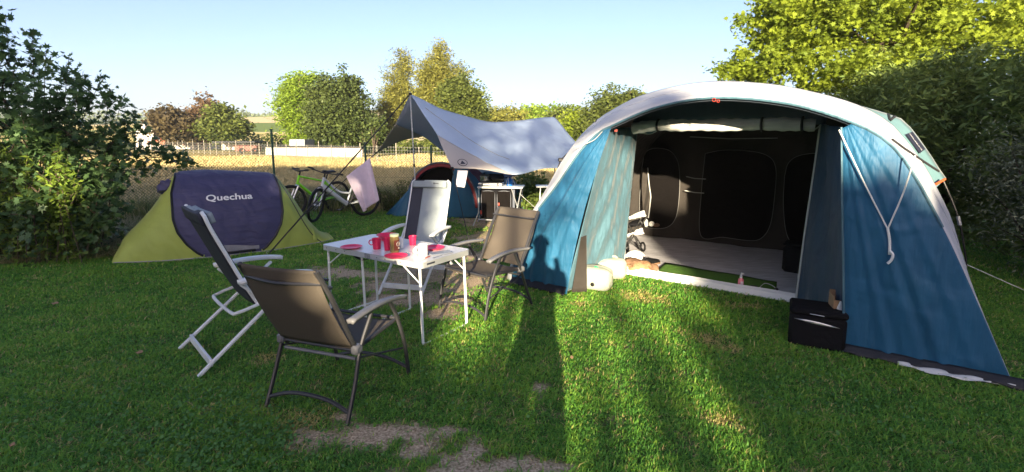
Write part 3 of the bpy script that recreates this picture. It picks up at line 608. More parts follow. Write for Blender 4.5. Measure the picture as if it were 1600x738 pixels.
Fc = [(-.75, 0), (-.68, .33), (-.51, .72), (-.14, 1.17), (.12, 1.52), (.33, 1.72), (.5, 1.80), (.92, 1.955), (1.42, 2.02), (2.0, 1.95), (2.45, 1.79), (2.68, 1.64), (2.82, 1.45), (2.95, 1.21), (3.10, .91), (3.31, .44), (3.5, 0)]
Rc = [S(*a, 1.2) for a in [(812, 396), (832, 355), (868, 290), (898, 225), (930, 190), (960, 170), (1000, 150), (1060, 134), (1120, 127), (1190, 130), (1250, 139), (1330, 160), (1384, 187), (1412, 215), (1442, 255), (1472, 310), (1491, 355)]]
Rc = [(Rc[0][0]-.03, 0)]+Rc+[(3.32, .5), (3.5, 0)]
Bc = [(-1.5, 0), (-1.3, .5), (-1.05, 1.0), (-.8, 1.5), (-.5, 1.85), (.1, 2.1), (1.1, 2.22), (2.0, 2.12)]+[S(*a, 1.9) for a in [(1398, 181), (1427, 205), (1450, 236), (1468, 264), (1477, 286)]]+[(2.95, 1.0), (2.95, .5), (2.95, 0)]
Ec = [(-1.45, 0), (-1.35, .5), (-1.1, 1.1), (-.7, 1.6), (-.1, 1.9), (1.1, 2.05), (1.9, 1.9), (2.3, 1.6), (2.6, 1.1), (2.7, .5), (2.75, 0)]
def angular(curve, n=61, c=(1.4, 0), sm=True):
    pts = cr([Vector((p[0], p[1], 0)) for p in curve], 10); ang = [math.atan2(p.y-c[1], c[0]-p.x) for p in pts]; out = []
    for i in range(n):
        a = math.pi*i/(n-1); a = min(max(a, .0001), math.pi-.0001); best = None
        for j in range(len(pts)-1):
            a0, a1 = ang[j], ang[j+1]
            if a0 <= a <= a1 or a1 <= a <= a0:
                k = 0 if a1 == a0 else (a-a0)/(a1-a0); best = pts[j].lerp(pts[j+1], k); break
        if best is None: best = pts[0] if a < 1 else pts[-1]
        out.append((best.x, max(0, best.y)))
    return out
aF, aR, aB, aE = [angular(c) for c in (Fc, Rc, Bc, Ec)]
def loft(c0, t0, c1, t1, nt_=8, i0=0, i1=60, sag=.0, shrink=0, bow=None):
    def fn(u, v):
        f = i0+(i1-i0)*u; i = min(int(f), 59); k = f-i; p0 = [c0[i][j]*(1-k)+c0[i+1][j]*k for j in (0, 1)]; p1 = [c1[i][j]*(1-k)+c1[i+1][j]*k for j in (0, 1)]
        t = t0+(t1-t0)*v; w_ = v if bow is None else v**bow
        s_, z_ = p0[0]+(p1[0]-p0[0])*w_, p0[1]+(p1[1]-p0[1])*w_
        g = 1-shrink-sag*math.sin(math.pi*v); return T(1.4+(s_-1.4)*g, t, z_*g)
    return fn
b = MB(); b.sheet(loft(aF, 0, aR, 1.2, 10, bow=.75), 120, 10); b.sheet(loft(aR, 1.2, aR, 1.45, 1), 120, 1)
# hood hem tube along the front edge
roof = b.build('roof', F_white, tent, True, solid=.004)
hem = MB().tube([T(s_, -.004, z_) for s_, z_ in aF[9:50]], .011, 6); hem.build('hem', F_teal, roof, True)
b = MB(); b.sheet(loft([(1.4+(p[0]-1.4)*.955, p[1]*.955) for p in aR], 1.22, aB, 1.95, 4, sag=.0), 120, 6); b.sheet(loft(aB, 1.95, aB, 2.6, 4, sag=.0), 120, 3); b.sheet(loft(aB, 2.6, aE, 5.6, 8), 120, 8); b.build('rear_roof', F_tealwin, tent, True, solid=.004)
b = MB(); b.poly([T(s_, 5.6, z_) for s_, z_ in aE]); b.build('rear_wall', F_blue, tent, True)
b = MB(); b.sheet(loft(aF, .012, aR, 1.2, 8, shrink=.012, bow=.75), 80, 8); b.sheet(loft(aR, 1.2, aR, 3.5, 4, shrink=.03), 80, 6); b.build('lining', F_navy, tent, True)
# sewn seams of the roof and gathered creases
fr_ = loft(aF, 0, aR, 1.2, 10, bow=.75)
for v0 in (.42,): MB().tube([fr_(i/70, v0)+(fr_(i/70, v0)-T(1.4, v0*1.2, .6)).normalized()*.003 for i in range(8, 63)], .0035, 4).build('seam', mat('seam_thread', (.38, .39, .42), .8), roof, True)
for u0 in (.27, .5, .73): MB().tube([fr_(u0, i/10)+(fr_(u0, i/10)-T(1.4, i*.12, .6)).normalized()*.003 for i in range(11)], .0035, 4).build('seam', bpy.data.materials['seam_thread'], roof, True)
# straps across the roof shoulder
from mathutils.bvhtree import BVHTree
def bvh(objs):
    V = []; F = []
    for o in objs:
        n0 = len(V); off = rootloc(o); V += [v.co+off for v in o.data.vertices]; F += [[i+n0 for i in p.vertices] for p in o.data.polygons]
    return BVHTree.FromPolygons(V, F)
def onsurf(px, py, bv, off=.012, alt=None):
    r = ray(px, py).normalized(); h_, n_, i_, d_ = bv.ray_cast(CAM, r)
    if h_ is None: return alt
    return h_-r*off
rear = [o for o in tent.children if o.name.startswith('rear_roof')][0]
BVt = bvh([roof, rear])
def sline(P_, r_, m_, nm, par, off=.014, flat=1):
    pts = []
    for (a, b_), (c_, d_) in zip(P_, P_[1:]):
        for k in range(6):
            q = onsurf(a+(c_-a)*k/6, b_+(d_-b_)*k/6, BVt, off)
            if q: pts.append(q)
    q = onsurf(*P_[-1], BVt, off); 
    if q: pts.append(q)
    if len(pts) > 1: return MB().tube(pts, r_, 6, flat=flat).build(nm, m_, par, True)
b = MB()
def rpt(px, py, t, off=0): s_, z_ = S(px, py, t); return T(s_, t, z_)
def strap(pts, w_=.012, m=None, name='strap'):
    return MB().tube(pts, w_, 6, flat=.4)
sline([(1393, 219), (1412, 233), (1438, 250), (1466, 268)], .014, rope_k, 'strap', tent)
sline([(1388, 177), (1390, 189), (1402, 179)], .014, rope_k, 'strap', tent)
sline([(926, 182), (931, 191), (934, 182)], .014, rope_k, 'strap', tent)
q = [onsurf(px, py, BVt, .05, rpt(px, py, 1.9)) for px, py in [(1415, 210), (1426, 206), (1446, 233), (1437, 240)]]
pt = MB().poly(q, .006, -M_).build('label_patch', mat('navy_patch', (.015, .018, .035), .6), tent, True, False)
def text_mesh(txt, size, name, mt, parent, extr=.001, font_bold=.0, xf=None):
    cu = bpy.data.curves.new(name, 'FONT'); cu.body = txt; cu.size = size; cu.align_x = 'CENTER'; cu.align_y = 'CENTER'; cu.extrude = 0; cu.offset = font_bold; cu.resolution_u = 3
    to = bpy.data.objects.new(name, cu); COL.objects.link(to); bpy.context.view_layer.update()
    me = bpy.data.meshes.new_from_object(to.evaluated_get(bpy.context.evaluated_depsgraph_get())); bpy.data.objects.remove(to)
    if xf:
        for v in me.vertices: v.co = xf(v.co.copy())
    me.materials.clear(); me.materials.append(mt); o = bpy.data.objects.new(name, me); COL.objects.link(o); o.parent = parent; return o
def plane_text(txt, c, xd, yd, size, name, mt, parent, lift, bold=0):
    xd = xd.normalized(); n_ = xd.cross(yd).normalized(); yd = n_.cross(xd); off = rootloc(parent)
    if lift.dot(n_) < 0: pass
    return text_mesh(txt, size, name, mt, parent, xf=lambda v: c+xd*v.x+yd*v.y+lift-off, font_bold=bold)
white_ink = mat('white_print', (.75, .75, .75), .6)
cpt = sum(q, Vector())/4; xd = ((q[2]+q[3])/2-(q[0]+q[1])/2); yd = ((q[1]+q[2])/2-(q[0]+q[3])/2)
plane_text('FRESH&BLACK', cpt, xd, yd, xd.length*.145, 'lettering', white_ink, tent, -M_*.016, .0)
MB().tube([rpt(1462, 288, 1.5)-M_*.02, rpt(1476, 280, 1.7)-M_*.02], .012, 6).build('orange_trim', mat('orange_trim', (.5, .1, .03), .6), tent, True)
# front wings: left
def wing(inner, outer, name, mt, t_=0.0, fold=.012, nf=9, nu=40, nv=50, phase=0, par=tent, fn=None):
    """inner / outer: polylines (s,z) from bottom to top"""
    ci = cr([Vector((a[0], a[1], 0)) for a in inner], 12); co = cr([Vector((a[0], a[1], 0)) for a in outer], 12)
    def at(c, v):
        f = v*(len(c)-1); i = min(int(f), len(c)-2); return c[i].lerp(c[i+1], f-i)
    def g(u, v):
        p = at(ci, v).lerp(at(co, v), u); amp = fold*(1-.35*v)*math.sin(math.pi*min(1, u*1.1))
        dd = amp*(math.sin(u*nf*6.28*.5+phase+v*2.0)+.5*math.sin(u*nf*1.7*3.1+v*5))*(.5+.5*math.sin(3*v+1))
        bulge = -.05*math.sin(math.pi*u)*math.sin(math.pi*min(1, v))
        return T(p.x, t_+dd+bulge, p.y)
    return MB().sheet(fn or g, nu, nv).build(name, mt, par, True, solid=.003)
wing([(0, .0), (.08, .45), (.2, .95), (.34, 1.4), (.47, 1.78)], [(-.74, .0), (-.67, .33), (-.50, .72), (-.14, 1.17), (.12, 1.51), (.32, 1.71), (.45, 1.79)], 'left_wing', F_blue)
# left porch panel (pale teal, folds inwards to the doorway)
def pb(u, v):
    bl_, br, tl_, tr_2 = Vector((-.03, .03, .02)), Vector((.12, 1.22, .02)), Vector((.42, .02, 1.77)), Vector((.25, 1.2, 1.80))
    p = bl_.lerp(br, u).lerp(tl_.lerp(tr_2, u), v); a = .035*math.sin(u*9+v*7)*(math.sin(math.pi*u))*(1-.5*v)+.015*math.sin(u*23-v*11)*math.sin(math.pi*u)
    return T(p.x+a, p.y-a*.6, p.z)
lp = MB().sheet(pb, 40, 40).build('left_porch_panel', F_teal, tent, True, solid=.003)
MB().tube([T(.12, 1.21, .03), T(.14, 1.205, .6), T(.19, 1.2, 1.2), T(.25, 1.19, 1.84)], .012, 6).build('piping', piping, lp, True)
# right porch panel
def pc(u, v):
    bl_, br, tl_, tr_2 = Vector((2.05, 1.1, .02)), Vector((2.52, .0, .02)), Vector((2.13, 1.2, 1.81)), Vector((2.37, .01, 1.76))
    p = bl_.lerp(br, u).lerp(tl_.lerp(tr_2, u), v); a = .025*math.sin(u*7+v*6+1)*(math.sin(math.pi*u))+.012*math.sin(u*17-v*13)*math.sin(math.pi*u)
    return T(p.x+a, p.y+a*.4, p.z)
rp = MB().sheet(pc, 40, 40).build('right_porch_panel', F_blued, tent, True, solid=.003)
MB().tube([T(2.045, 1.09, .03), T(2.07, 1.13, .7), T(2.1, 1.17, 1.3), T(2.125, 1.19, 1.83)], .010, 6).build('piping', piping, rp, True)
rwg = wing([(2.52, .0), (2.475, .6), (2.42, 1.2), (2.375, 1.75)], [(3.5, .0), (3.31, .44), (3.10, .91), (2.95, 1.21), (2.82, 1.45), (2.68, 1.64), (2.56, 1.74), (2.45, 1.795)], 'right_wing', F_blue, fold=.010, nf=11, nu=60, phase=1)
# pale top corner facet of the right wing and hems
MB().tube([T(2.52, -.012, .02), T(2.475, -.03, .6), T(2.42, -.03, 1.2), T(2.372, -.012, 1.76)], .008, 6).build('piping', F_teal, rwg, True)
skirt = mat('black_skirt', (.012, .013, .018), .5, .2, 4, .4, 20)
def sk(s0, s1, z_=.07, dt=-.05, nm='skirt', m=skirt, t0=0):
    def g(u, v):
        s_ = s0+(s1-s0)*u; return T(s_, t0+dt*v-.006, z_*(1-v)+.012+.01*math.sin(u*31)*v)
    return MB().sheet(g, 30, 4).build(nm, m, tent, True, solid=.003)
sk(2.5, 3.55, .06, -.05); sk(-.72, .0, .07, -.06)
wh_sheet = mat('white_groundsheet', (.66, .66, .64), .6, .1, 5, .5, 12)
def gs(u, v):
    s_ = 2.86+(3.5-2.86)*u; return T(s_, -.04-.07*v*math.sin(math.pi*min(1, u+.12)), .028-.012*v+.006*math.sin(u*21+v*5))
MB().sheet(gs, 24, 5).build('groundsheet_edge', wh_sheet, tent, True, solid=.003)
# doorway: header, rolled door, sill
hb_ = MB()
def hd(u, v):
    s_ = .2+(2.17-.2)*u; i = 0
    zt = 2.0+.2*math.sin(math.pi*(.12+.76*u)); zb = 1.80+.02*math.sin(math.pi*u); return T(s_, 1.18-.25*v*0, zb+(zt-zb)*v)
MB().sheet(hd, 30, 4).build('door_header', F_navy, tent, True, solid=.003)
roll = empty('x'); bpy.data.objects.remove(roll)
F_roll = fabric('rolled_door_fabric', (.68, .68, .66), .1, .2, .8, 10, (1, 1, 6))
rl = [T(.36, .80, 1.775), T(.66, .78, 1.805), T(1.0, .77, 1.80), T(1.4, .76, 1.80), T(1.8, .77, 1.805), T(2.12, .80, 1.79)]
c = cr(rl, 14); rbd = MB().tube(c, [.050+.004*math.sin(i*.35)+.003*math.sin(i*1.3+1) for i in range(len(c))], 12, flat=1.2).build('rolled_door', F_roll, tent, True)
for s_ in (.66, 1.68, 2.02): MB().torus(T(s_, .77, 1.803), .062, .012, D, 20, 6).build('tie_strap', rope_k, rbd, True)
# teal folded corner left of the roll and grey hanging corner
def fc1(u, v): return T(.27+.36*u, 1.08+.02*math.sin(u*9), 1.83-.09*math.sin(math.pi*u)*v-.05*v*(1-u)+.0)
MB().sheet(fc1, 14, 6).build('folded_door_corner', F_teal, rbd, True, solid=.003)
MB().tube([T(.27+.36*u, 1.07, 1.83-.09*math.sin(math.pi*u)-.05*(1-u)) for u in [i/12 for i in range(13)]], .007, 6).build('piping', piping, rbd, True)
MB().tube([T(1.95+.19*u, 1.08, 1.80-.06*math.sin(math.pi*u)) for u in [i/12 for i in range(13)]], .007, 6).build('piping', piping, rbd, True)
# sill: white bathtub edge
def sl(u, v):
    s_ = .07+(2.1-.07)*u; w_ = [(1.08, .012), (1.10, .075), (1.14, .10), (1.19, .085), (1.22, .02)][int(round(v*4))]
    return T(s_, w_[0]+.008*math.sin(u*5), w_[1]*(1+.02*math.sin(u*17)))
MB().sheet(sl, 40, 4).build('sill', mat('white_sill', (.66, .66, .66), .5, .05, 8, .12, 8), tent, True)
# cabin floor
def fl(u, v): return T(-1.3+4.3*u, 1.2+2.42*v, .022+.004*math.sin(u*37+v*3)+.003*math.sin(v*41+u*9))
MB().sheet(fl, 60, 40).build('floor', F_ground, tent, True)
# bedroom cabin (black): back wall and side walls
def zroof(s_):
    a = [p for p in aR]; 
    for i in range(60):
        if a[i][0] <= s_ <= a[i+1][0]: return a[i][1]+(a[i+1][1]-a[i][1])*(s_-a[i][0])/max(1e-6, a[i+1][0]-a[i][0])
    return .3
def bw(u, v): s_ = -1.35+4.5*u; return T(s_, 3.6+.03*math.sin(s_*5+v*4)+.015*math.sin(s_*17), .015+min(2.1, zroof(s_)*.97)*v)
cab = MB().sheet(bw, 60, 16).build('bedroom_wall', F_cabin, tent, True)
MB().sheet(loft(aR, 1.26, aR, 3.58, 4, 0, 20, shrink=.05), 20, 6).build('side_wall', F_cabin, tent, True)
MB().sheet(loft(aR, 1.26, aR, 3.58, 4, 38, 60, shrink=.05), 20, 6).build('side_wall', F_cabin, tent, True)
def rrect(L, t, name, hasdark=True, rpx=12):
    pts = [rpt(px, py, t) for px, py in L]; c = cr(pts+[pts[0]], 8)[:-1]
    if hasdark: o_ = MB().poly([p+M_*.006 for p in c]).build(name, F_dark, tent, True, False)
    else: o_ = cab
    MB().tube(c+[c[0]], .0042, 5, False).build('zip', bpy.data.materials.get('zip_grey') or mat('zip_grey', (.2, .2, .2), .6), o_, True)
rrect([(1003, 262), (1008, 240), (1022, 232), (1045, 235), (1058, 250), (1062, 275), (1061, 310), (1056, 340), (1043, 355), (1020, 357), (1003, 350), (999, 320)], 3.55, 'bedroom_dark_panel')  # black panel stands in for the darkness of the open left doorway
rrect([(1102, 240), (1130, 235), (1170, 236), (1200, 244), (1212, 262), (1211, 300), (1204, 350), (1190, 372), (1170, 376), (1130, 371), (1095, 368), (1096, 300)], 3.55, 'bedroom_dark_panel')
rrect([(1226, 275), (1232, 255), (1250, 243), (1285, 240), (1310, 250), (1315, 320), (1300, 385), (1265, 390), (1243, 385), (1229, 365), (1224, 320)], 3.55, 'bedroom_dark_panel')
for L in [[(1072, 276), (1085, 279), (1103, 280)], [(1070, 298), (1085, 301), (1100, 302)], [(1078, 214), (1140, 217), (1215, 216)]]:
    MB().tube([rpt(px, py, 3.52) for px, py in L], .007, 5).build('pocket_edge', piping, cab, True)
# hanging door flap of the left bedroom
def flp(u, v):
    a, c_ = rpt(1004, 262, 3.45), rpt(1003, 340, 3.45); p = a.lerp(c_, v); w_ = .16*(1-.8*abs(v-.55))*1.0
    return p+D*(w_*u)-M_*(.03*math.sin(u*6+v*5))
fp = MB().sheet(flp, 8, 14).build('door_flap', F_cabin, tent, True, solid=.003)
MB().tube([flp(1, v/14)-M_*.01 for v in range(15)], .009, 6).build('piping', piping, fp, True)
# grey fabric triangle at the left end of the header, dark gap beside the left wing
def brn(u, v): return T(.04+.10*v+.12*u*(1-v), .04+.12*u, .02+.62*v)
MB().sheet(brn, 12, 12).build('inner_curtain', F_cabin, tent, True, solid=.003)
# piping arc of the window on the left shoulder
MB().tube(cr([rpt(897, 230, -.05), rpt(912, 226, -.05), rpt(928, 219, -.05), rpt(941, 206, -.05)], 6), .004, 5).build('piping', piping, tent, True)
# red toggles
redc = mat('red_toggle', (.35, .04, .025), .5)
MB().torus(T(1.43, -.02, 2.0), .014, .003, M_, 14, 6).torus(T(1.465, -.02, 1.99), .013, .003, M_+D*.5, 14, 6).build('toggle', redc, tent, True)
MB().box(T(.45, .15, 1.75), (.03, .02, .03)).build('toggle', redc, tent, True)
# outside fibreglass pole on the right
c = cr([rpt(1474, 283, 1.9), rpt(1488, 315, 1.9), rpt(1500, 350, 1.9), rpt(1508, 395, 1.9), rpt(1512, 440, 1.9), T(*(lambda q: (q[0]+.05, 1.9, 0))(S(1513, 470, 1.9)))], 6)
pl = MB().tube(c, .009, 8).build('tent_pole', black, tent, True)
MB().tube([rpt(1497, 338, 1.9), rpt(1500, 352, 1.9)], .016, 8).build('ferrule', silver, pl, True)
# ropes hanging in front of the right wing
b = MB(); b.tube(cr([T(2.36, -.03, 1.74), rpt(1350, 285, -.07), rpt(1386, 356, -.07)], 6), .0055, 6); b.tube(cr([rpt(1430, 243, -.12), rpt(1412, 300, -.10), rpt(1388, 356, -.07)], 6), .0055, 6); b.tube(cr([rpt(1387, 356, -.07), rpt(1390, 376, -.07), rpt(1390, 398, -.07)], 6), .009, 6)
gr_ = b.build('hanging_rope', rope_w, tent, True)
b = MB(); b.tube(cr([rpt(1390, 392, -.08), rpt(1395, 398, -.08), rpt(1393, 406, -.08), rpt(1387, 412, -.08)], 5), .016, 8, flat=.6); b.build('rope_adjuster', whiteplastic, gr_, True)
# guy lines of the tent
MB().tube([rpt(1500, 409, 2.2), G(1610, 458)], .0045, 5).build('guy_line', rope_w, tent, True)
q0 = rpt(917, 212, .9); q1 = AY(876, 250, 6.4); q2 = AY(852, 335, 6.9); q2.z = 0
gl = MB().tube([q0, q1, q2+Vector((-.2, .4, 0))], .008, 6).build('guy_line', rope_k, tent, True)
MB().box(q1, (.06, .03, .05), None, .008).build('buckle', black, gl, True); MB().box(q1+Vector((.02, 0, -.06)), (.05, .02, .03), None, .005).build('buckle', redc, gl, True)

# things in and at the big tent ------------------------------------------------
gm = [G(px, py, .035) for px, py in [(1040, 411), (1214, 441), (1212, 459), (1110, 447), (1016, 431)]]
turf = mat('green_turf', (.08, .2, .02), .95, .25, 60, .6, 200)
def gmf(u, v): return gm[4].lerp(gm[2], u).lerp(gm[0].lerp(gm[1], u), v)+Vector((0, 0, .004*math.sin(u*12)))
tag(MB().sheet(gmf, 30, 6).build('floor_mat', turf, solid=.012), 'long green artificial turf mat on the grey floor just inside the big tent doorway', 'mat')
# pink spray bottle
c = G(1157, 449, .045); br_ = empty('spray_bottle', tuple(c), 0, 'small pink liquid bottle with a white pump top on the green mat', 'bottle')
MB().lathe([(.0, 0), (.028, 0), (.03, .01), (.03, .085), (.022, .1), (.012, .108)], n=20).build('bottle_body', mat('pink_liquid', (.75, .2, .25), .25, spec=.6), br_)
MB().lathe([(.014, .106), (.014, .13), (.007, .135), (.006, .165), (.0, .168)], n=14).box((.012, 0, .15), (.035, .014, .012), None, .003).build('pump', whiteplastic, br_)
MB().box((0, -.0285, .05), (.03, .006, .045), None, .002).build('label_sticker', mat('pale_sticker', (.7, .55, .6), .5), br_)
# flat charger with white cable
c = G(1178, 450, .045); ch = empty('charger', tuple(c), -.4, 'black phone charger on the green mat right of the pink bottle', 'charger')
MB().box((0, 0, .012), (.07, .045, .024), None, .005).build('plug_body', black, ch); MB().box((-.055, -.01, .008), (.04, .03, .014), None, .004).build('grey_adapter', silver, ch)
c0 = G(1186, 450, .05); tag(MB().tube(cr([c0, G(1195, 443, .05), G(1206, 446, .05), G(1212, 452, .05), G(1204, 457, .05), G(1192, 455, .05)], 6), .004, 6).build('cable', rope_w), 'thin white cable curled on the mat beside the charger', 'cable')
c = G(1213, 454, .04); tag(MB().box(c+Vector((0, 0, .012)), (.035, .03, .024), None, .006).build('cable_plug', black), 'small black plug at the end of the white cable', 'plug')
# black storage bin right inside
c = G(1246, 429, .02); bn = empty('storage_bin', (c.x+.05, c.y+.12, .02), .0, 'tall black fabric bin standing inside the tent at the right edge of the doorway', 'bin')
rot = Matrix.Rotation(-.63, 3, 'Z')
b = MB().box((0, 0, .17), (.30, .26, .34), rot, .04); b.build('bin_body', blackcloth, bn); MB().box((0, 0, .355), (.31, .27, .03), rot, .012).build('lid', blackcloth, bn)
# left door pile: shoes, bag, folded pushchair
brown = mat('brown_leather', (.16, .09, .05), .7, .3, 14, .5, 60); tan_ = mat('tan_leather', (.30, .17, .09), .7, .2, 14, .4, 60)
def shoe(c, ang, m, sole, label, lift=0, tilt=0):
    r_ = empty('shoe', (c.x, c.y, c.z), ang, label, 'shoe', 'shoes inside the doorway'); r_.rotation_euler[1] = tilt
    prof = [(-.13, .03, .052, .0), (-.115, .038, .075, .0), (-.06, .038, .085, 0), (-.02, .038, .07, 0), (.04, .044, .055, 0), (.09, .046, .045, 0), (.125, .036, .035, 0), (.14, .012, .018, 0)]
    V = []
    for x, w_, h_, _ in prof:
        for a in range(10):
            an = math.pi*a/9; V.append((x, w_*math.cos(an), .016+h_*math.sin(an)**.7))
    m_ = MB(); m_.add(V, [(i*10+k, i*10+k+1, i*10+11+k, i*10+10+k) for i in range(7) for k in range(9)]); m_.build('upper', m, r_)
    b = MB(); ring = [(x, w_*1.08) for x, w_, _, _ in prof]; pts = [(x, w_, 0) for x, w_ in ring]+[(x, -w_, 0) for x, w_ in ring[::-1]]; b.poly(pts, .02, (0, 0, 1)); b.build('sole', sole, r_, smooth=False)
    return r_
s0 = shoe(G(1012, 423, .03), 2.6, brown, whiteplastic, 'brown shoe with a pale toe nearest the sill, left end of the green mat')
shoe(G(1018, 413, .05), .6, black, brown, 'dark shoe lying at the corner of the green mat')
# tan bag: lumpy mesh
def lump(name, c, r3, m, label=None, cat=None, seed=1, parent=None, amp=.18, world=True, freq=3.0):
    nu, nv = 26, 14
    def fn(u, v):
        a = u*2*math.pi; p = (v-.5)*math.pi; d = Vector((math.cos(a)*math.cos(p), math.sin(a)*math.cos(p), math.sin(p)))
        k = 1+amp*noise.noise(d*freq*.7+Vector((seed*7, 0, 0)))*2; return Vector(c)+Vector((d.x*r3[0]*k, d.y*r3[1]*k, max(-.9, d.z)*r3[2]*k))
    o_ = MB().sheet(fn, nu, nv).build(name, m, parent, world)
    return tag(o_, label, cat) if label else o_
q = G(997, 416, .1); bag = empty('bag', (q.x, q.y, .02), 0, 'crumpled tan and brown bag lying on the floor at the left side of the doorway', 'bag')
lump('bag_body', (q.x, q.y, .08), (.16, .12, .09), tan_, seed=3, parent=bag); lump('flap', (q.x-.06, q.y+.03, .14), (.11, .1, .05), brown, seed=5, parent=bag)
MB().tube(cr([(q.x-.1, q.y, .14), (q.x, q.y-.08, .17), (q.x+.1, q.y-.02, .12)], 6), .01, 6).build('bag_strap', brown, bag, True)
q = G(990, 405, .1); tag(MB().sheet(lambda u, v: Vector((q.x-.12+.24*u, q.y-.05+.16*v+.03*math.sin(u*5), .10+.10*math.sin(u*2.6)*(1-v)+.04*math.sin(v*6))), 10, 8).build('cloth', wh_sheet, solid=.008), 'white folded cloth behind the tan bag at the left of the doorway', 'cloth')
pu = empty('folded_pushchair', tuple(G(990, 392, .02)), 0, 'folded dark pushchair frame with white covers standing inside the tent left of the doorway', 'pushchair')
b = MB(); q = pu.location
for dx, dy, z0, dx1, z1 in [(-.15, 0, .02, .12, .52), (-.1, .1, .02, .2, .48), (.1, 0, .02, -.14, .5), (.14, .1, .05, -.1, .42)]: b.tube([q+Vector((dx, dy, z0)), q+Vector((dx1, dy, z1))], .012, 7)
b.build('frame', black, pu, True)
for i, (z_, dx) in enumerate([(.46, .02), (.33, -.04), (.2, .0)]):
    MB().sheet(lambda u, v: q+Vector((-.14+dx+.28*u, -.02+.14*v, z_+.09*u*(1 if i != 1 else 1)+.03*math.sin(v*5+u*4))), 8, 6).build('seat_pad', [whiteplastic, blackcloth, wh_sheet][i], pu, True, solid=.02)
for dx in (-.12, .12): MB().torus(q+Vector((dx, -.05, .07)), .06, .016, (1, .3, 0), 18, 6).build('wheel', black, pu, True)
# small things inside the left bedroom
for k, (px, py, m_, sz, lab) in enumerate([(1010, 349, whiteplastic, (.05, .05, .1), 'small white bottle in the left bedroom doorway'), (1018, 350, wh_sheet, (.07, .05, .07), 'crumpled white cloth in the left bedroom doorway'), (1026, 352, brown, (.08, .05, .05), 'small brown pouch in the left bedroom doorway')]):
    p = rpt(px, py, 3.42); lump('bottle' if k == 0 else 'bundle', (p.x, p.y, p.z), [s_*.6 for s_ in sz], m_, lab, 'bottle' if k == 0 else 'bundle', seed=k+9)
# water canister
wj = mat('milky_plastic', (.50, .52, .44), .35, .06, 10, .15, 20, trans=.35)
q = G(928, 452); wc = empty('water_canister', (q.x, q.y+.02, 0), -.5, 'translucent water canister with two black caps beside the left tent wing', 'canister')
def canister(parent, off, sz, seed, rz=0, nm='canister_body'):
    def fn(u, v):
        a = u*2*math.pi; p = (v-.5)*math.pi; e = .55; sg = lambda x: abs(x)**e*(1 if x > 0 else -1)
        d = Vector((sg(math.cos(a))*abs(math.cos(p))**e, sg(math.sin(a))*abs(math.cos(p))**e, sg(math.sin(p)))); k = 1+.08*noise.noise(d*2+Vector((seed, 0, 0)))
        v_ = Vector((d.x*sz[0]*k, d.y*sz[1]*k, d.z*sz[2]*k)); v_.rotate(Matrix.Rotation(rz, 3, 'Z')); return v_+Vector(off)
    return MB().sheet(fn, 36, 22).build(nm, wj, parent)
canister(wc, (-.03, 0, .13), (.24, .12, .135), 1)
for dx, dz in ((-.10, .11), (.03, .085)): MB().lathe([(0, 0), (.022, 0), (.022, .012), (.014, .014), (.0, .014)], (dx, -.122, dz), 16, Matrix.Rotation(math.pi/2, 3, 'X')).build('cap', black, wc)
MB().torus((.04, -.04, .245), .025, .007, (0, 1, .4), 14, 6).build('green_tie', mat('green_tie', (.02, .4, .15), .5), wc)
q = G(953, 440); pbg = empty('water_canister', (q.x+.02, q.y+.12, 0), .2, 'second white water canister, pushed behind the capped one against the pale teal panel', 'canister')
canister(pbg, (0, 0, .13), (.19, .12, .13), 8); MB().tube(cr([(-.08, -.02, .24), (-.03, -.02, .275), (.05, -.02, .275), (.09, -.02, .24)], 5), .014, 8).build('handle', wj, pbg)
# black crate with cardboard box on the right
q0, q1 = G(1237, 540), G(1313, 553); dv = (q1-q0); dvn = dv.normalized(); pn = Vector((-dvn.y, dvn.x, 0)); ctr = (q0+q1)/2+pn*.15; ang = math.atan2(dvn.y, dvn.x)
ck = empty('cool_box', (ctr.x, ctr.y, 0), ang, 'black soft cool box with pale zip beside the right tent wing', 'cool box')
wdt = dv.length+.06
MB().box((0, 0, .135), (wdt, .30, .27), None, .025).build('box_body', blackcloth, ck); MB().box((0, 0, .295), (wdt+.01, .31, .05), None, .015).build('lid', blackcloth, ck)
MB().sheet(lambda u, v: Vector((-wdt*.42+wdt*.8*u, -.153-.004*math.sin(math.pi*v), .235-.03*u+(v-.5)*.022*math.sin(math.pi*u))), 20, 3).build('zip', silver, ck)
MB().tube([(-wdt*.15, -.158, .29), (wdt*.1, -.16, .285)], .003, 5).build('handle', silver, ck)
cb = mat('cardboard', (.36, .22, .12), .9, .1, 8)
q = ctr+dvn*.17+pn*.05; bx = empty('cardboard_box', (q.x, q.y, .323), ang+.2, 'small open cardboard box with white packs on top of the black cool box', 'box')
b = MB(); b.box((0, .07, .06), (.16, .006, .12)); b.box((0, -.07, .035), (.16, .006, .07)); b.box((-.08, 0, .05), (.006, .13, .1)); b.box((.08, 0, .05), (.006, .13, .1)); b.box((0, 0, .004), (.15, .13, .006)); b.build('carton', cb, bx)
MB().box((-.03, -.085, .03), (.05, .012, .07), Matrix.Rotation(.3, 3, 'Y'), .003).build('white_pack', whiteplastic, bx); MB().box((.035, -.085, .035), (.04, .012, .06), Matrix.Rotation(-.4, 3, 'Y'), .003).build('white_pack', whiteplastic, bx)

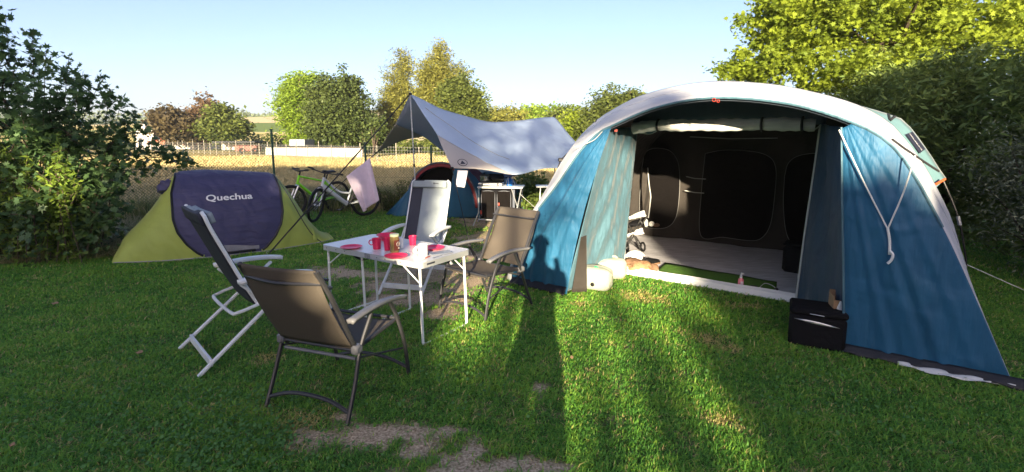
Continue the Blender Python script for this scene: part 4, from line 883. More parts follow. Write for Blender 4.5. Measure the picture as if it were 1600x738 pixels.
# ================================================================= GREEN AND PURPLE POP-UP TENT
F_green = fabric('olive_green_flysheet', (.47, .55, .12), .3, .08, .5, 5, (1, 1, 1))
F_purple = fabric('purple_flysheet', (.062, .06, .135), .15, .14, .8, 6, (.6, .6, 4))
PA = Vector((-5.15, 6.41, 0)); PD = Vector((2.25, 1.35, 0)).normalized(); PM = Vector((-PD.y, PD.x, 0))
def PT(s, t, z): return PA+PD*s+PM*t+Vector((0, 0, z))
def PS(px, py, t): q = PL(px, py, PA+PM*t, PM)-PA; return (q.dot(PD), q.z)
ptent = empty('popup_tent', tuple(PT(1.3, .7, 0)), 0, 'low pop-up tent with a purple centre panel and olive green ends', 'tent')
Hc = [(-.03, .02), (.02, .17)]+[PS(*a, .7) for a in [(192, 372), (215, 350), (240, 322), (262, 288), (274, 268), (320, 265), (370, 267), (425, 270)]]+[PS(*a, .7) for a in [(440, 285), (455, 305), (478, 340), (505, 368)]]+[(2.78, .12), (2.85, .02)]
Hc = sorted(Hc)
def Hs(s):
    for (a, za), (b_, zb) in zip(Hc, Hc[1:]):
        if a <= s <= b_: return za+(zb-za)*(s-a)/max(1e-6, b_-a)
    return .02
smin, smax = Hc[0][0], Hc[-1][0]; smid = 1.32
def Dp(s): return .70*(1-.55*min(1, abs(s-smid)/1.5)**2.2)
def pts_(s, ph):
    h_ = (Hs(s-.05)+Hs(s)+Hs(s+.05))/3; z = h_*math.sin(ph)**.85; t = .7-Dp(s)*math.cos(ph)*(1 if ph < math.pi/2 else 1)
    t -= .0; wr = .006*math.sin(s*9+ph*3)+.004*math.sin(s*21-ph*5); return PT(s, t+wr, max(z, .0))
def inring(s, ph):
    v = math.sin(ph)**.85*Hs(s)/1.13
    if ph > 1.75: return False
    return ((s-cs_(v))/hw_(v))**2 < 1 if hw_(v) > 0 else False
def cs_(v): return 1.39
RG = [(0, .28), (.03, .36), (.08, .44), (.2, .56), (.35, .65), (.5, .69), (.8, .69), (1.0, .64), (1.3, .62)]
def hw_(v):
    for (a, x), (b_, y_) in zip(RG, RG[1:]):
        if a <= v <= b_: return x+(y_-x)*(v-a)/(b_-a)
    return .7
ns, nph = 300, 110
gv = [pts_(smin+(smax-smin)*i/ns, math.pi*j/nph) for j in range(nph+1) for i in range(ns+1)]
gg, pp_ = MB(), MB(); gg.v = [tuple(v) for v in gv]; pp_.v = [tuple(v) for v in gv]
for j in range(nph):
    for i in range(ns):
        f = (j*(ns+1)+i, j*(ns+1)+i+1, (j+1)*(ns+1)+i+1, (j+1)*(ns+1)+i); s_ = smin+(smax-smin)*(i+.5)/ns; ph = math.pi*(j+.5)/nph
        (pp_ if inring(s_, ph) else gg).f.append(f)
def prune(mb):
    used = sorted({i for f in mb.f for i in f}); mp = {o_: n_ for n_, o_ in enumerate(used)}; mb.v = [mb.v[i] for i in used]; mb.f = [tuple(mp[i] for i in f) for f in mb.f]; return mb
prune(gg).build('flysheet', F_green, ptent, True); prune(pp_).build('centre_panel', F_purple, ptent, True)
for sg in (-1, 1):
    pts = []
    for k in range(61):
        ph = .02+(1.72-.02)*k/60; s_ = 1.39+sg*.6
        for it in range(6): v = math.sin(ph)**.85*Hs(s_)/1.13; s_ = cs_(v)+sg*hw_(v)
        pts.append(pts_(s_, ph)-PM*.006)
    MB().tube(pts, .016, 6).build('hoop', black, ptent, True)
MB().tube([pts_(1.11+.56*i/10, .03)-PM*.02 for i in range(11)], .016, 6).build('hoop', black, ptent, True)
# grey bottom strip in the purple panel, ground hem, seams
def gstrip(u, v): s_ = 1.10+.62*u; return pts_(s_, .035+.05*v*(1+.3*math.sin(u*5)))-PM*.014
MB().sheet(gstrip, 20, 4).build('groundsheet', mat('popup_groundsheet', (.22, .22, .24), .7, .2, 8, .5, 12), ptent, True)
hm_ = mat('grey_hem', (.3, .3, .28), .6)
MB().tube([pts_(smin+.02+(smax-smin-.04)*i/60, .0)-PM*.008+Vector((0, 0, .018)) for i in range(61)], .010, 5).build('hem', hm_, ptent, True)
MB().tube([pts_(2.02+.62*i/12, 1.45-1.40*(i/12))-PM*.006 for i in range(13)], .007, 5).build('seam', skirt, ptent, True)
MB().sheet(lambda u, v: pts_(2.50+.13*u, .75-.6*v)-PM*(.008+.02*math.sin(u*6)), 6, 8).build('tent_flap', F_green, ptent, True)
# lettering on the purple panel, following its curve
def invph(s_, z):
    h_ = (Hs(s_-.05)+Hs(s_)+Hs(s_+.05))/3; r = min(1, max(0, z/h_)); return math.asin(min(1, r**(1/.85)))
c0 = PL(358, 307, PA+PM*.28, PM)-PA; tc0, zc0 = c0.dot(PD), c0.z
tw = (PL(394, 307, PA+PM*.28, PM)-PL(322, 307, PA+PM*.28, PM)).length
def onp(v):
    s_ = tc0+v.x; z = zc0+v.y; p = pts_(s_, invph(s_, z)); return p-PM*.02-Vector(ptent.location)
tx = text_mesh('Quechua', .2, 'lettering', white_ink, ptent, xf=lambda v: v, font_bold=.004)
xs_ = [v.co.x for v in tx.data.vertices]; k = tw/(max(xs_)-min(xs_))
for v in tx.data.vertices: v.co = onp(Vector((v.co.x*k, v.co.y*k*.72, 0)))
# side vent on the left of the purple panel
lump('vent', tuple(pts_(.66, 1.2)+PM*.12-PD*.02), (.11, .12, .11), F_purple, seed=4, parent=ptent)

# ================================================================= TARP
F_tarp = fabric('white_tarp', (.56, .68, .84), .4, .03, .2, 3, (1, 1, 1)); F_tan = fabric('beige_tarp', (.50, .46, .42), .15, .04, .2, 3, (1, 1, 1)); F_under = fabric('grey_tarp_lining', (.50, .55, .64), .35, .04, .15, 3, (1, 1, 1))
P1 = AY(641, 147, 9.0); P2 = AY(866, 182, 9.9); N1 = AY(706, 263, 7.9); N2 = AY(800, 273, 8.1); N3 = AY(896, 260, 8.9); N4 = AY(899, 222, 9.5); LC = AY(588, 239, 10.6); FR = AY(760, 262, 12.4)
SM = AY(683, 211, 8.45)  # where the beige and white panels meet on the front edge
LM = AY(618, 194, 9.75); UM = AY(660, 213, 10.6)
tarp = empty('tarp', (P1.x, P1.y, 0), 0, 'white tarp with a beige lower corner stretched over a pole above the camp kitchen', 'tarp')
ridge = cr([P1, P1.lerp(P2, .25)-Vector((0, 0, .20)), P1.lerp(P2, .55)-Vector((0, 0, .27)), P1.lerp(P2, .8)-Vector((0, 0, .13)), P2], 8)
def al(c, u): f = u*(len(c)-1); i = min(int(f), len(c)-2); return c[i].lerp(c[i+1], f-i)
seam = cr([SM, SM.lerp(N2, .5)-Vector((0, 0, .02)), N2, N2.lerp(N3, .5)+Vector((0, .05, .03)), N3, N4], 8)
def tw_(u, v):
    p = al(ridge, u).lerp(al(seam, u), v); return p+Vector((0, -.10*math.sin(math.pi*u)*math.sin(math.pi*v), -.07*math.sin(math.pi*v)*math.sin(math.pi*u)+.006*math.sin(u*24+v*9)))
MB().sheet(tw_, 50, 24).build('white_panel', F_tarp, tarp, True, solid=.003)
low = cr([N1, N1.lerp(N2, .5)+Vector((0, 0, .03)), N2+Vector((0, 0, -.004))], 8); sm2 = cr([SM, SM.lerp(N2, .5)-Vector((0, 0, .02)), N2], 8)
MB().sheet(lambda u, v: al(sm2, u).lerp(al(low, u), v)+Vector((0, -.03*math.sin(math.pi*v)*(1-u), 0)), 26, 12).build('beige_panel', F_tan, tarp, True, solid=.003)
# far side: grey upper part and beige wing tied to the left, continues behind to the rear corner
rs_ = cr([P1, P1.lerp(P2, .25)-Vector((0, 0, .21)), P1.lerp(P2, .55)-Vector((0, 0, .28)), P1.lerp(P2, .8)-Vector((0, 0, .14)), P2-Vector((0, 0, .01))], 8)
fs = cr([LM, UM, UM.lerp(FR, .6), P2+Vector((.3, 1.2, -.5))], 8)
MB().sheet(lambda u, v: al(rs_, u).lerp(al(fs, u), v)-Vector((0, 0, .05*math.sin(math.pi*v)*math.sin(math.pi*u))), 30, 14).build('far_panel', F_under, tarp, True, solid=.003)
fl2 = cr([LC, LC.lerp(UM, .5)+Vector((.0, .0, .06)), UM-Vector((0, 0, .01))], 8); fl1 = cr([LM, LM.lerp(UM, .5)+Vector((0, 0, .03)), UM], 8)
MB().sheet(lambda u, v: al(fl1, u).lerp(al(fl2, u), v), 16, 8).build('far_wing', F_tan, tarp, True, solid=.003)
for P_, nm in ((P1, 'corner_patch'), (LC, 'corner_patch'), (N1, 'corner_patch'), (P2, 'corner_patch')): MB().box(P_, (.06, .05, .04), None, .012).build(nm, black, tarp, True)
MB().tube([tw_(.06+.4*i/8, .22+.45*i/8)-Vector((0, .012, 0)) for i in range(9)], .004, 4).build('seam', hm_, tarp, True)
# printed round emblem on the beige panel
def beig(px, py): n_ = (N1-SM).cross(N2-SM).normalized(); return PL(px, py, SM, n_)
ec = beig(723, 254)-Vector((0, .03, 0)); n_ = (N1-SM).cross(N2-SM).normalized(); rad = .075
ink = mat('dark_print', (.03, .035, .05), .6)
u_, v_ = basis(n_); eo = MB().torus(ec, rad, .006, n_, 28, 5)
hx = (beig(733, 254)-beig(713, 254)).normalized(); hz = Vector((0, 0, 1)); hz = (hz-n_*hz.dot(n_)).normalized()
eo.poly([ec-hx*.042-hz*.035, ec+hx*.042-hz*.035, ec+hx*.0+hz*.045], .004, n_); eo.build('emblem', ink, tarp, True, False)
# pole, guys
pb_ = AY(652, 300, 9.0); pb_.z = 0; tp_ = empty('tarp_pole', (P1.x, 9.0, 0), 0, 'slim grey steel pole holding up the left peak of the white tarp', 'pole')
MB().tube([(P1.x+.07, 9.0, 0), (P1.x+.0, 9.0, P1.z+.03)], .012, 8).build('tube', silver, tp_, True); MB().tube([(P1.x+.035, 9.0, 1.15), (P1.x+.033, 9.0, 1.2)], .017, 8).build('collar', black, tp_, True)
def guy(a, b_, label, r=.006, m=rope_k): return tag(MB().tube([a, b_], r, 6).build('guy_line', m), label, 'guy line', 'guy lines')
g0 = G(418, 399); guy(P1, g0, 'long dark guy strap from the tarp peak down to the front of the purple tent', .011)
gB = AY(510, 300, 9.6); guy(LC, AY(478, 335, 9.2)*1, 'dark guy line from the left tarp corner past the bicycles, holding the towel', .008)
gg1 = G(738, 398); gN = N1; guy(gN, gg1, 'dark guy line dropping from the near tarp corner behind the table', .006)
guy(N3, AY(864, 325, 9.2), 'thin dark guy line from the right tarp corner', .004); guy(AY(812, 303, 9.4), AY(845, 333, 9.6), 'short pale guy line to the right of the camp kitchen', .004, rope_w)
rp_ = AY(P2.x, 0, 1)
guyp = empty('tarp_pole', (P2.x+.05, P2.y+.1, 0), 0, 'rear tarp pole, hidden behind the white tarp at its right peak', 'pole'); MB().tube([(P2.x+.05, P2.y+.05, 0), P2-Vector((0, 0, .02))], .012, 8).build('tube', silver, guyp, True)
# white paper tag hanging at the near corner
pp = [AY(715, 266, 7.85), AY(731, 267, 7.85), AY(726, 293, 7.8), AY(712, 292, 7.8)]
tagm = mat('white_towel_cloth', (.68, .66, .72), .9, .05, 30, .4, 200)
tag(MB().sheet(lambda u, v: pp[3].lerp(pp[2], u).lerp(pp[0].lerp(pp[1], u), v)+Vector((0, .012*math.sin(u*5+v*3), 0)), 8, 12).build('hanging_cloth', tagm, solid=.004), 'small white cloth strip hanging from the near corner of the tarp', 'cloth')
# pink towel on the guy line
pink = mat('pink_towel', (.80, .68, .80), .95, .06, 12, .5, 120, trans=.2)
tq = [AY(541, 276, 9.75), AY(578, 247, 10.2), AY(594, 312, 9.95), AY(566, 332, 9.85)]
def tow(u, v):
    p = tq[0].lerp(tq[1], u).lerp(tq[3].lerp(tq[2], u), v); f = .05*math.sin(u*11+.6)*(.15+v)+.02*math.sin(u*25+v*3)*v; return p+Vector((.2*f, f, -.012*math.sin(u*9)*v))
tag(MB().sheet(tow, 40, 30).build('towel', pink, solid=.008), 'pale pink towel hanging from the guy line in front of the grey bicycle', 'towel')
def tow2(u, v): return tq[1].lerp(AY(581, 250, 10.25), u).lerp(AY(585, 315, 10.1).lerp(AY(594, 310, 10.05), u), v)+Vector((0, .04*math.sin(u*4), 0))

# ================================================================= SMALL BLUE TENT
F_b2 = fabric('dark_blue_flysheet', (.025, .12, .22), .15); F_w2 = fabric('pale_blue_panel', (.42, .55, .66), .2); F_red = fabric('red_trim_fabric', (.20, .02, .025), .1); F_maroon = fabric('maroon_panel', (.10, .03, .06), .1)
bt = empty('small_tent', (-1.2, 11.2, 0), 0, 'small dark blue dome tent with a red-rimmed arched entrance behind the upright white chair', 'tent')
# arch plane faces the camera slightly to the left
BA = Vector((-2.05, 10.75, 0)); BD = Vector((.96, -.28, 0)); BM = Vector((.28, .96, 0))
def BT(s, t, z): return BA+BD*s+BM*t+Vector((0, 0, z))
Wd_, Hh_ = .80, 1.12
def body(u, v):
    # u along the tunnel from the mouth to the tail, v over the arch
    t = u*2.3; g = math.sqrt(max(0, 1-(max(0, u-.25)/.78)**2)); g = max(g, .04); a = math.pi*v
    s_ = .62+.55*u*1.0-math.cos(a)*(Wd_+.25*math.sin(u*2.2))*g**.6; z = Hh_*math.sin(a)**.75*(g if u > .25 else 1-.02)
    return BT(s_, t, z+.006*math.sin(v*30))
def seg(u0, u1, v0, v1, nm, m):
    return MB().sheet(lambda u, v: body(u0+(u1-u0)*u, v0+(v1-v0)*v), 20, 30).build(nm, m, bt, True, solid=.003)
seg(0, .16, 0, .60, 'flysheet', F_b2); seg(.16, 1, 0, .60, 'flysheet', F_b2)
seg(0, .10, .6, 1, 'flysheet', F_b2); seg(.10, .22, .6, .86, 'maroon_panel', F_maroon); seg(.10, .22, .86, 1, 'flysheet', F_b2); seg(.22, 1, .6, .72, 'roof_panel', F_w2); seg(.22, 1, .72, 1, 'flysheet', F_b2)
def bp_(v, r=1, t=-.01): a = math.pi*v; return BT(.62-math.cos(a)*Wd_*r, t, Hh_*math.sin(a)**.75*r)
MB().sheet(lambda u, v: bp_(.04+.92*v, 1.01-.07*u, -.012-.02*u), 4, 40).build('red_rim', F_red, bt, True, solid=.003)
MB().sheet(lambda u, v: bp_(.04+.92*v, 1.035-.03*u, -.02), 2, 40).build('navy_rim', F_navy, bt, True, solid=.003)
MB().poly([bp_(v/30, .93, .10) for v in range(31)]).build('inner_door', F_dark, bt, True, False)
# right front side panel bulging toward the camera
def sp_(u, v):
    a0 = bp_(.68+.32*v*0+.0, 1, -.02); top = bp_(.72, 1.0, -.015); base0 = BT(.75, -.05, 0)
    L0 = BT(.72, -.06, 0).lerp(bp_(.62, 1.0, -.02), v); R0 = BT(1.95, .35, 0).lerp(BT(1.12, .2, 1.02), v); p = L0.lerp(R0, u); return p+Vector((-.02, -.20, 0))*math.sin(math.pi*u)*math.sin(math.pi*(.15+.8*(1-v)))
MB().sheet(sp_, 24, 20).build('front_panel', F_b2, bt, True, solid=.003)
MB().tube([sp_(1, v/12) for v in range(13)], .012, 6).build('edge_trim', F_maroon, bt, True)
pq = [AY(727, 273, 10.7), AY(792, 284, 12.6), AY(800, 330, 12.9), AY(753, 338, 11.0)]
MB().sheet(lambda u, v: pq[0].lerp(pq[1], u).lerp(pq[3].lerp(pq[2], u), v)+Vector((0, -.25*math.sin(math.pi*u)*math.sin(math.pi*v), .12*math.sin(math.pi*u)*(1-v))), 16, 14).build('roof_panel', F_w2, bt, True, solid=.003)
# left entrance flap splayed out to the left
def lf_(u, v):
    L0 = BT(-.70, -.05, 0).lerp(bp_(.14, 1.0, -.02), v**.8); R0 = BT(.12, -.28, 0).lerp(bp_(.22, .98, -.03), v); p = L0.lerp(R0, u); return p+BM*(.05*math.sin(u*11+v*2)*(1-v))
MB().sheet(lf_, 24, 24).build('door_flap', F_b2, bt, True, solid=.003)
MB().tube([lf_(1, v/12) for v in range(13)], .009, 6).build('edge_trim', F_maroon, bt, True)
q = sp_(.78, .2); MB().box(q+Vector((-.02, -.03, 0)), (.15, .01, .10), Matrix.Rotation(.25, 3, 'Z'), .003).build('label_patch', mat('grey_patch', (.45, .47, .5), .6), bt, True)
MB().box(q+Vector((-.025, -.038, .01)), (.11, .004, .03), Matrix.Rotation(.25, 3, 'Z')).build('label_print', ink, bt, True)

# ================================================================= CAMP KITCHEN
ck_ = empty('camp_kitchen', (-.2, 9.75, 0), -.12, 'folding camp kitchen cabinet with dark cloth doors and thin metal legs under the tarp', 'camp kitchen')
W_, Dk, Hk = .86, .48, .73
MB().box((0, 0, Hk), (W_, Dk, .03), None, .01).build('worktop', whitemetal, ck_)
for sx in (-1, 1):
    for sy in (-1, 1):
        if sx < 0: MB().tube([(sx*(W_/2+.08), sy*Dk*.5, 0), (sx*(W_/2-.02), sy*Dk*.45, .25), (sx*(W_/2-.03), sy*Dk*.45, Hk-.02)], .011, 8).build('leg', silver, ck_)
        else: MB().tube([(sx*(W_/2-.03), sy*Dk*.45, Hk-.02), (sx*(W_/2-.12), sy*Dk*.45, .25), (sx*(W_/2-.16)+.1, sy*Dk*.5, 0)], .011, 8).build('leg', silver, ck_)
MB().tube([(.22, -Dk*.48, Hk-.02), (.36, -Dk*.48, .28)], .009, 6).tube([(W_/2-.02, -Dk*.5, Hk-.02), (.28, -Dk*.5, .18)], .009, 6).build('brace', silver, ck_)
MB().tube([(-.42, -Dk*.46, .12), (.35, -Dk*.46, .10)], .010, 6).build('cross_bar', silver, ck_)
ckb = MB().box((-.06, 0, .42), (W_-.2, Dk-.06, .56), None, .03).build('cabinet', blackcloth, ck_)
for k, x0 in enumerate((-.37, -.07)):
    c = [(x0+.02, -.216, .18), (x0+.02, -.216, .60), (x0+.07, -.216, .66), (x0+.22, -.216, .66), (x0+.27, -.216, .60), (x0+.27, -.216, .18)]
    d_ = MB().sheet(lambda u, v: (x0+.02+.25*u, -.222+.01*math.sin(u*9+v*4), .16+.5*v), 10, 10).build('cloth_door', F_dark, ck_); MB().tube(cr(c, 4), .006, 5).build('zip', mat('grey_zip', (.12, .13, .16), .6), d_)
MB().box((-.02, -.235, .42), (.03, .015, .05), None, .004).box((-.36, -.235, .26), (.03, .015, .08), None, .004).build('red_pull', redc, ck_)
MB().box((.26, -.2, .42), (.04, .04, .55)).build('corner_strip', mat('slate_cloth', (.07, .08, .11), .7), ck_)
def onk(x, y, z): v = Vector((x, y, z)); v.rotate(Matrix.Rotation(-.12, 3, 'Z')); return Vector(ck_.location)+v
KZ = Hk+.016
stv = empty('gas_stove', tuple(onk(-.2, 0, KZ)), -.12, 'two-burner silver camping stove standing on the camp kitchen', 'stove')
MB().box((0, 0, .035), (.46, .28, .05), None, .012).build('body', silver, stv)
b = MB()
for x_ in (-.12, .12): b.tube([(x_-.09, -.08, .085), (x_+.09, -.08, .085)], .004, 5).tube([(x_-.09, .08, .085), (x_+.09, .08, .085)], .004, 5).tube([(x_, -.11, .085), (x_, .11, .085)], .004, 5).tube([(x_-.08, -.08, .06), (x_-.08, -.08, .085)], .004, 5)
b.build('pan_support', black, stv); MB().sheet(lambda u, v: (-.23+.46*u, .14+.05*v, .05+.16*v), 4, 3).build('wind_shield', black, stv, solid=.004)
for x_ in (-.15, .15): MB().lathe([(0, 0), (.018, 0), (.015, .016), (0, .016)], (x_, -.14, .035), 12, Matrix.Rotation(math.pi/2, 3, 'X')).build('knob', black, stv)
pot = empty('cooking_pot', tuple(onk(-.33, 0, KZ+.09)), 0, 'small steel cooking pot with a dark lid on the left burner', 'pot')
MB().lathe([(0, 0), (.085, 0), (.092, .01), (.092, .10), (.0, .10)], n=24).build('pot_body', mat('steel', (.5, .5, .5), .25, metal=.9), pot); MB().lathe([(.095, .10), (.095, .108), (.05, .125), (.012, .13), (.012, .15), (0, .15)], n=24).build('lid', black, pot)
fpn = empty('frying_pan', tuple(onk(-.07, .0, KZ+.09)), .4, 'black frying pan leaning on the right burner', 'pan')
MB().lathe([(0, 0), (.09, 0), (.13, .05), (.126, .05), (.088, .005), (0, .005)], n=24).build('pan_body', black, fpn); MB().tube([(.12, 0, .045), (.3, 0, .09)], .011, 7).build('handle', black, fpn)
gas = empty('gas_burner', tuple(onk(.16, -.02, KZ)), 0, 'blue gas cartridge burner on splayed legs, right side of the camp kitchen', 'gas burner')
blue_p = mat('blue_enamel', (.02, .16, .55), .3)
MB().lathe([(0, 0), (.052, 0), (.055, .01), (.055, .10), (.035, .13), (.018, .135), (.018, .15), (0, .15)], n=20).build('cartridge', blue_p, gas)
MB().lathe([(.02, .15), (.03, .17), (.12, .20), (.12, .215), (0, .21)], n=20).build('burner_head', mat('navy_enamel', (.02, .04, .15), .4), gas)
for a in (0, 2.1, 4.2): MB().tube([(.05*math.cos(a), .05*math.sin(a), .17), (.11*math.cos(a+.3), .11*math.sin(a+.3), 0)], .007, 6).build('leg', silver, gas)
# small white side table behind, right of the kitchen
q = AY(853, 291, 10.6); st_ = empty('side_table', (q.x, q.y, 0), 0, 'small white folding table seen between the tarp and the big tent', 'table')
MB().box((0, 0, q.z), (.42, .4, .02), None, .006).build('tabletop', whitemetal, st_)
for sx in (-1, 1): MB().tube([(sx*.12, -.15, q.z-.01), (sx*.16, -.17, 0)], .010, 6).build('leg', whitemetal, st_)

# ================================================================= BICYCLES
rubber = mat('tyre_rubber', (.015, .015, .016), .75, .1, 30, .4, 200)
def bicycle(name, loc, rz, fm, label, steer, lean, step=False, bat=None):
    r = empty(name, loc, rz, label, 'bicycle'); r.rotation_euler = (lean, 0, rz)
    WR = .345; rear, front = Vector((-.56, 0, WR)), Vector((.56, 0, WR)); bb = Vector((-.12, 0, .30)); hd0, hd1 = Vector((.40, 0, .72)), Vector((.36, 0, .86)); st = Vector((-.28, 0, .74)); axis = (hd1-hd0).normalized()
    b = MB(); dt = [hd0, bb]; b.tube([hd0, bb], .032 if not bat else .045, 10); b.tube([bb, st], .019, 8); b.tube([hd0-axis*.02, hd1+axis*.02], .026, 10)
    if step: b.tube(cr([hd1, Vector((.05, 0, .58)), Vector((-.2, 0, .52))], 6), .020, 8)
    else: b.tube([hd1, st-Vector((0, 0, .04))], .020, 8)
    for sy in (-1, 1): b.tube([bb+Vector((0, sy*.03, 0)), rear+Vector((0, sy*.06, 0))], .011, 6); b.tube([st+Vector((0, sy*.02, -.05)), rear+Vector((0, sy*.06, 0))], .010, 6)
    b.build('frame', fm, r)
    if bat: MB().bar(hd0.lerp(bb, .2), hd0.lerp(bb, .8), .07, .07, (0, 1, 0), .012).build('battery', bat, r)
    Ms = Matrix.Rotation(steer, 3, axis)
    def rot(p): return hd0+Ms@(Vector(p)-hd0)
    fo = MB()
    for sy in (-1, 1):
        fo.tube([rot(hd0+Vector((.01, sy*.06, -.05))), rot(front+Vector((0, sy*.06, 0)))], .017, 7)
    fo.tube([rot(hd0+Vector((.01, -.06, -.05))), rot(hd0+Vector((.01, .06, -.05)))], .02, 6); fo.build('fork', silver, r)
    def wheel(c, ax, nm='wheel'):
        u, v = basis(ax); sp_m = MB()
        for k in range(18):
            a = 2*math.pi*k/18; sp_m.tube([c+ax*(.02*(1 if k % 2 else -1)), c+(u*math.cos(a)+v*math.sin(a))*(WR-.045)], .0012, 3, False)
        sp_m.tube([c-ax*.035, c+ax*.035], .022, 8); w_ = sp_m.build(nm, silver, r)
        MB().torus(c, WR-.025, .027, ax, 40, 8).build('tyre', rubber, w_); MB().torus(c, WR-.052, .010, ax, 40, 6).build('rim', black, w_); MB().torus(c, .08, .004, ax, 20, 4).build('brake_disc', silver, w_)
    wheel(rear, Vector((0, 1, 0))); wheel(rot(front), (Ms@Vector((0, 1, 0))).normalized())
    sb = hd1+axis*.10; hb = MB(); hb.tube([rot(hd1), rot(sb), rot(sb+Vector((.06, 0, .02)))], .018, 8); hb.tube(cr([rot(sb+Vector((.0, -.34, .05))), rot(sb+Vector((.04, -.15, .03))), rot(sb+Vector((.06, 0, .02))), rot(sb+Vector((.04, .15, .03))), rot(sb+Vector((.0, .34, .05)))], 5), .012, 7)
    hbo = hb.build('handlebar', black, r)
    for sy in (-1, 1): MB().tube([rot(sb+Vector((0, sy*.24, .045))), rot(sb+Vector((0, sy*.36, .052)))], .018, 8).build('grip', rubber, hbo); MB().tube([rot(sb+Vector((.02, sy*.2, .04))), rot(sb+Vector((.08, sy*.28, .02)))], .007, 5).build('brake_lever', black, hbo)
    MB().box(rot(sb+Vector((.05, 0, .06))), (.05, .08, .03), None, .006).build('display', black, hbo)
    MB().tube([st, st+Vector((-.05, 0, .13))], .014, 7).build('seat_post', black, r)
    s_ = st+Vector((-.06, 0, .15)); V = MB().sheet(lambda u, v: s_+Vector((-.14+.28*u, (.075*(1-u)**.7+.018)*math.cos(math.pi*v), .03*math.sin(math.pi*v)+.012*(1-u))), 10, 8).build('saddle', black, r, solid=.02)
    cm = MB().torus(bb+Vector((0, -.05, 0)), .085, .006, (0, 1, 0), 24, 5); cm.tube([bb+Vector((0, -.06, 0)), bb+Vector((.1, -.07, -.13))], .011, 6); cm.tube([bb+Vector((0, .06, 0)), bb+Vector((-.1, .07, .13))], .011, 6); co_ = cm.build('crankset', black, r)
    MB().box(bb+Vector((.1, -.11, -.13)), (.09, .08, .02), None, .005).build('pedal', black, co_); MB().box(bb+Vector((-.1, .11, .13)), (.09, .08, .02), None, .005).build('pedal', black, co_)
    MB().tube([rear+Vector((0, -.05, .03)), bb+Vector((0, -.05, .085))], .004, 4).tube([rear+Vector((0, -.05, -.03)), bb+Vector((0, -.05, -.085))], .004, 4).build('chain', black, r)
    for c_, rt in ((rear, lambda p: p), (front, rot)):
        c2 = Vector(c_); b = MB()
        pts = [c2+Vector((math.cos(a)*(WR+.03), 0, math.sin(a)*(WR+.03))) for a in [R(q) for q in (range(40, 200, 12) if c_ is rear else range(20, 150, 12))]]
        b.tube([rt(p) for p in pts], .022, 6, flat=.4); 
        if bat: b.build('mudguard', black, r)
    return r
lime = mat('lime_paint', (.24, .72, .02), .3); greyp = mat('silver_grey_paint', (.50, .54, .58), .3)
rearw, frontw = G(567, 338), G(498, 347); dv = frontw-rearw; ctr = (rearw+frontw)/2
bicycle('bicycle', (ctr.x, ctr.y, 0), math.atan2(dv.y, dv.x), greyp, 'silver grey step-through electric bicycle in front, partly behind the pink towel', .68, -.05, True, mat('battery_grey', (.16, .17, .19), .4))
fw, rw = G(467, 343), G(548, 331); dv = fw-rw; dv = dv.normalized()*1.12; ctr = fw-dv/2
bicycle('bicycle', (ctr.x-.22, ctr.y+.15, 0), math.atan2(dv.y, dv.x), lime, 'lime green mountain bicycle standing behind the grey one', -.15, -.06)

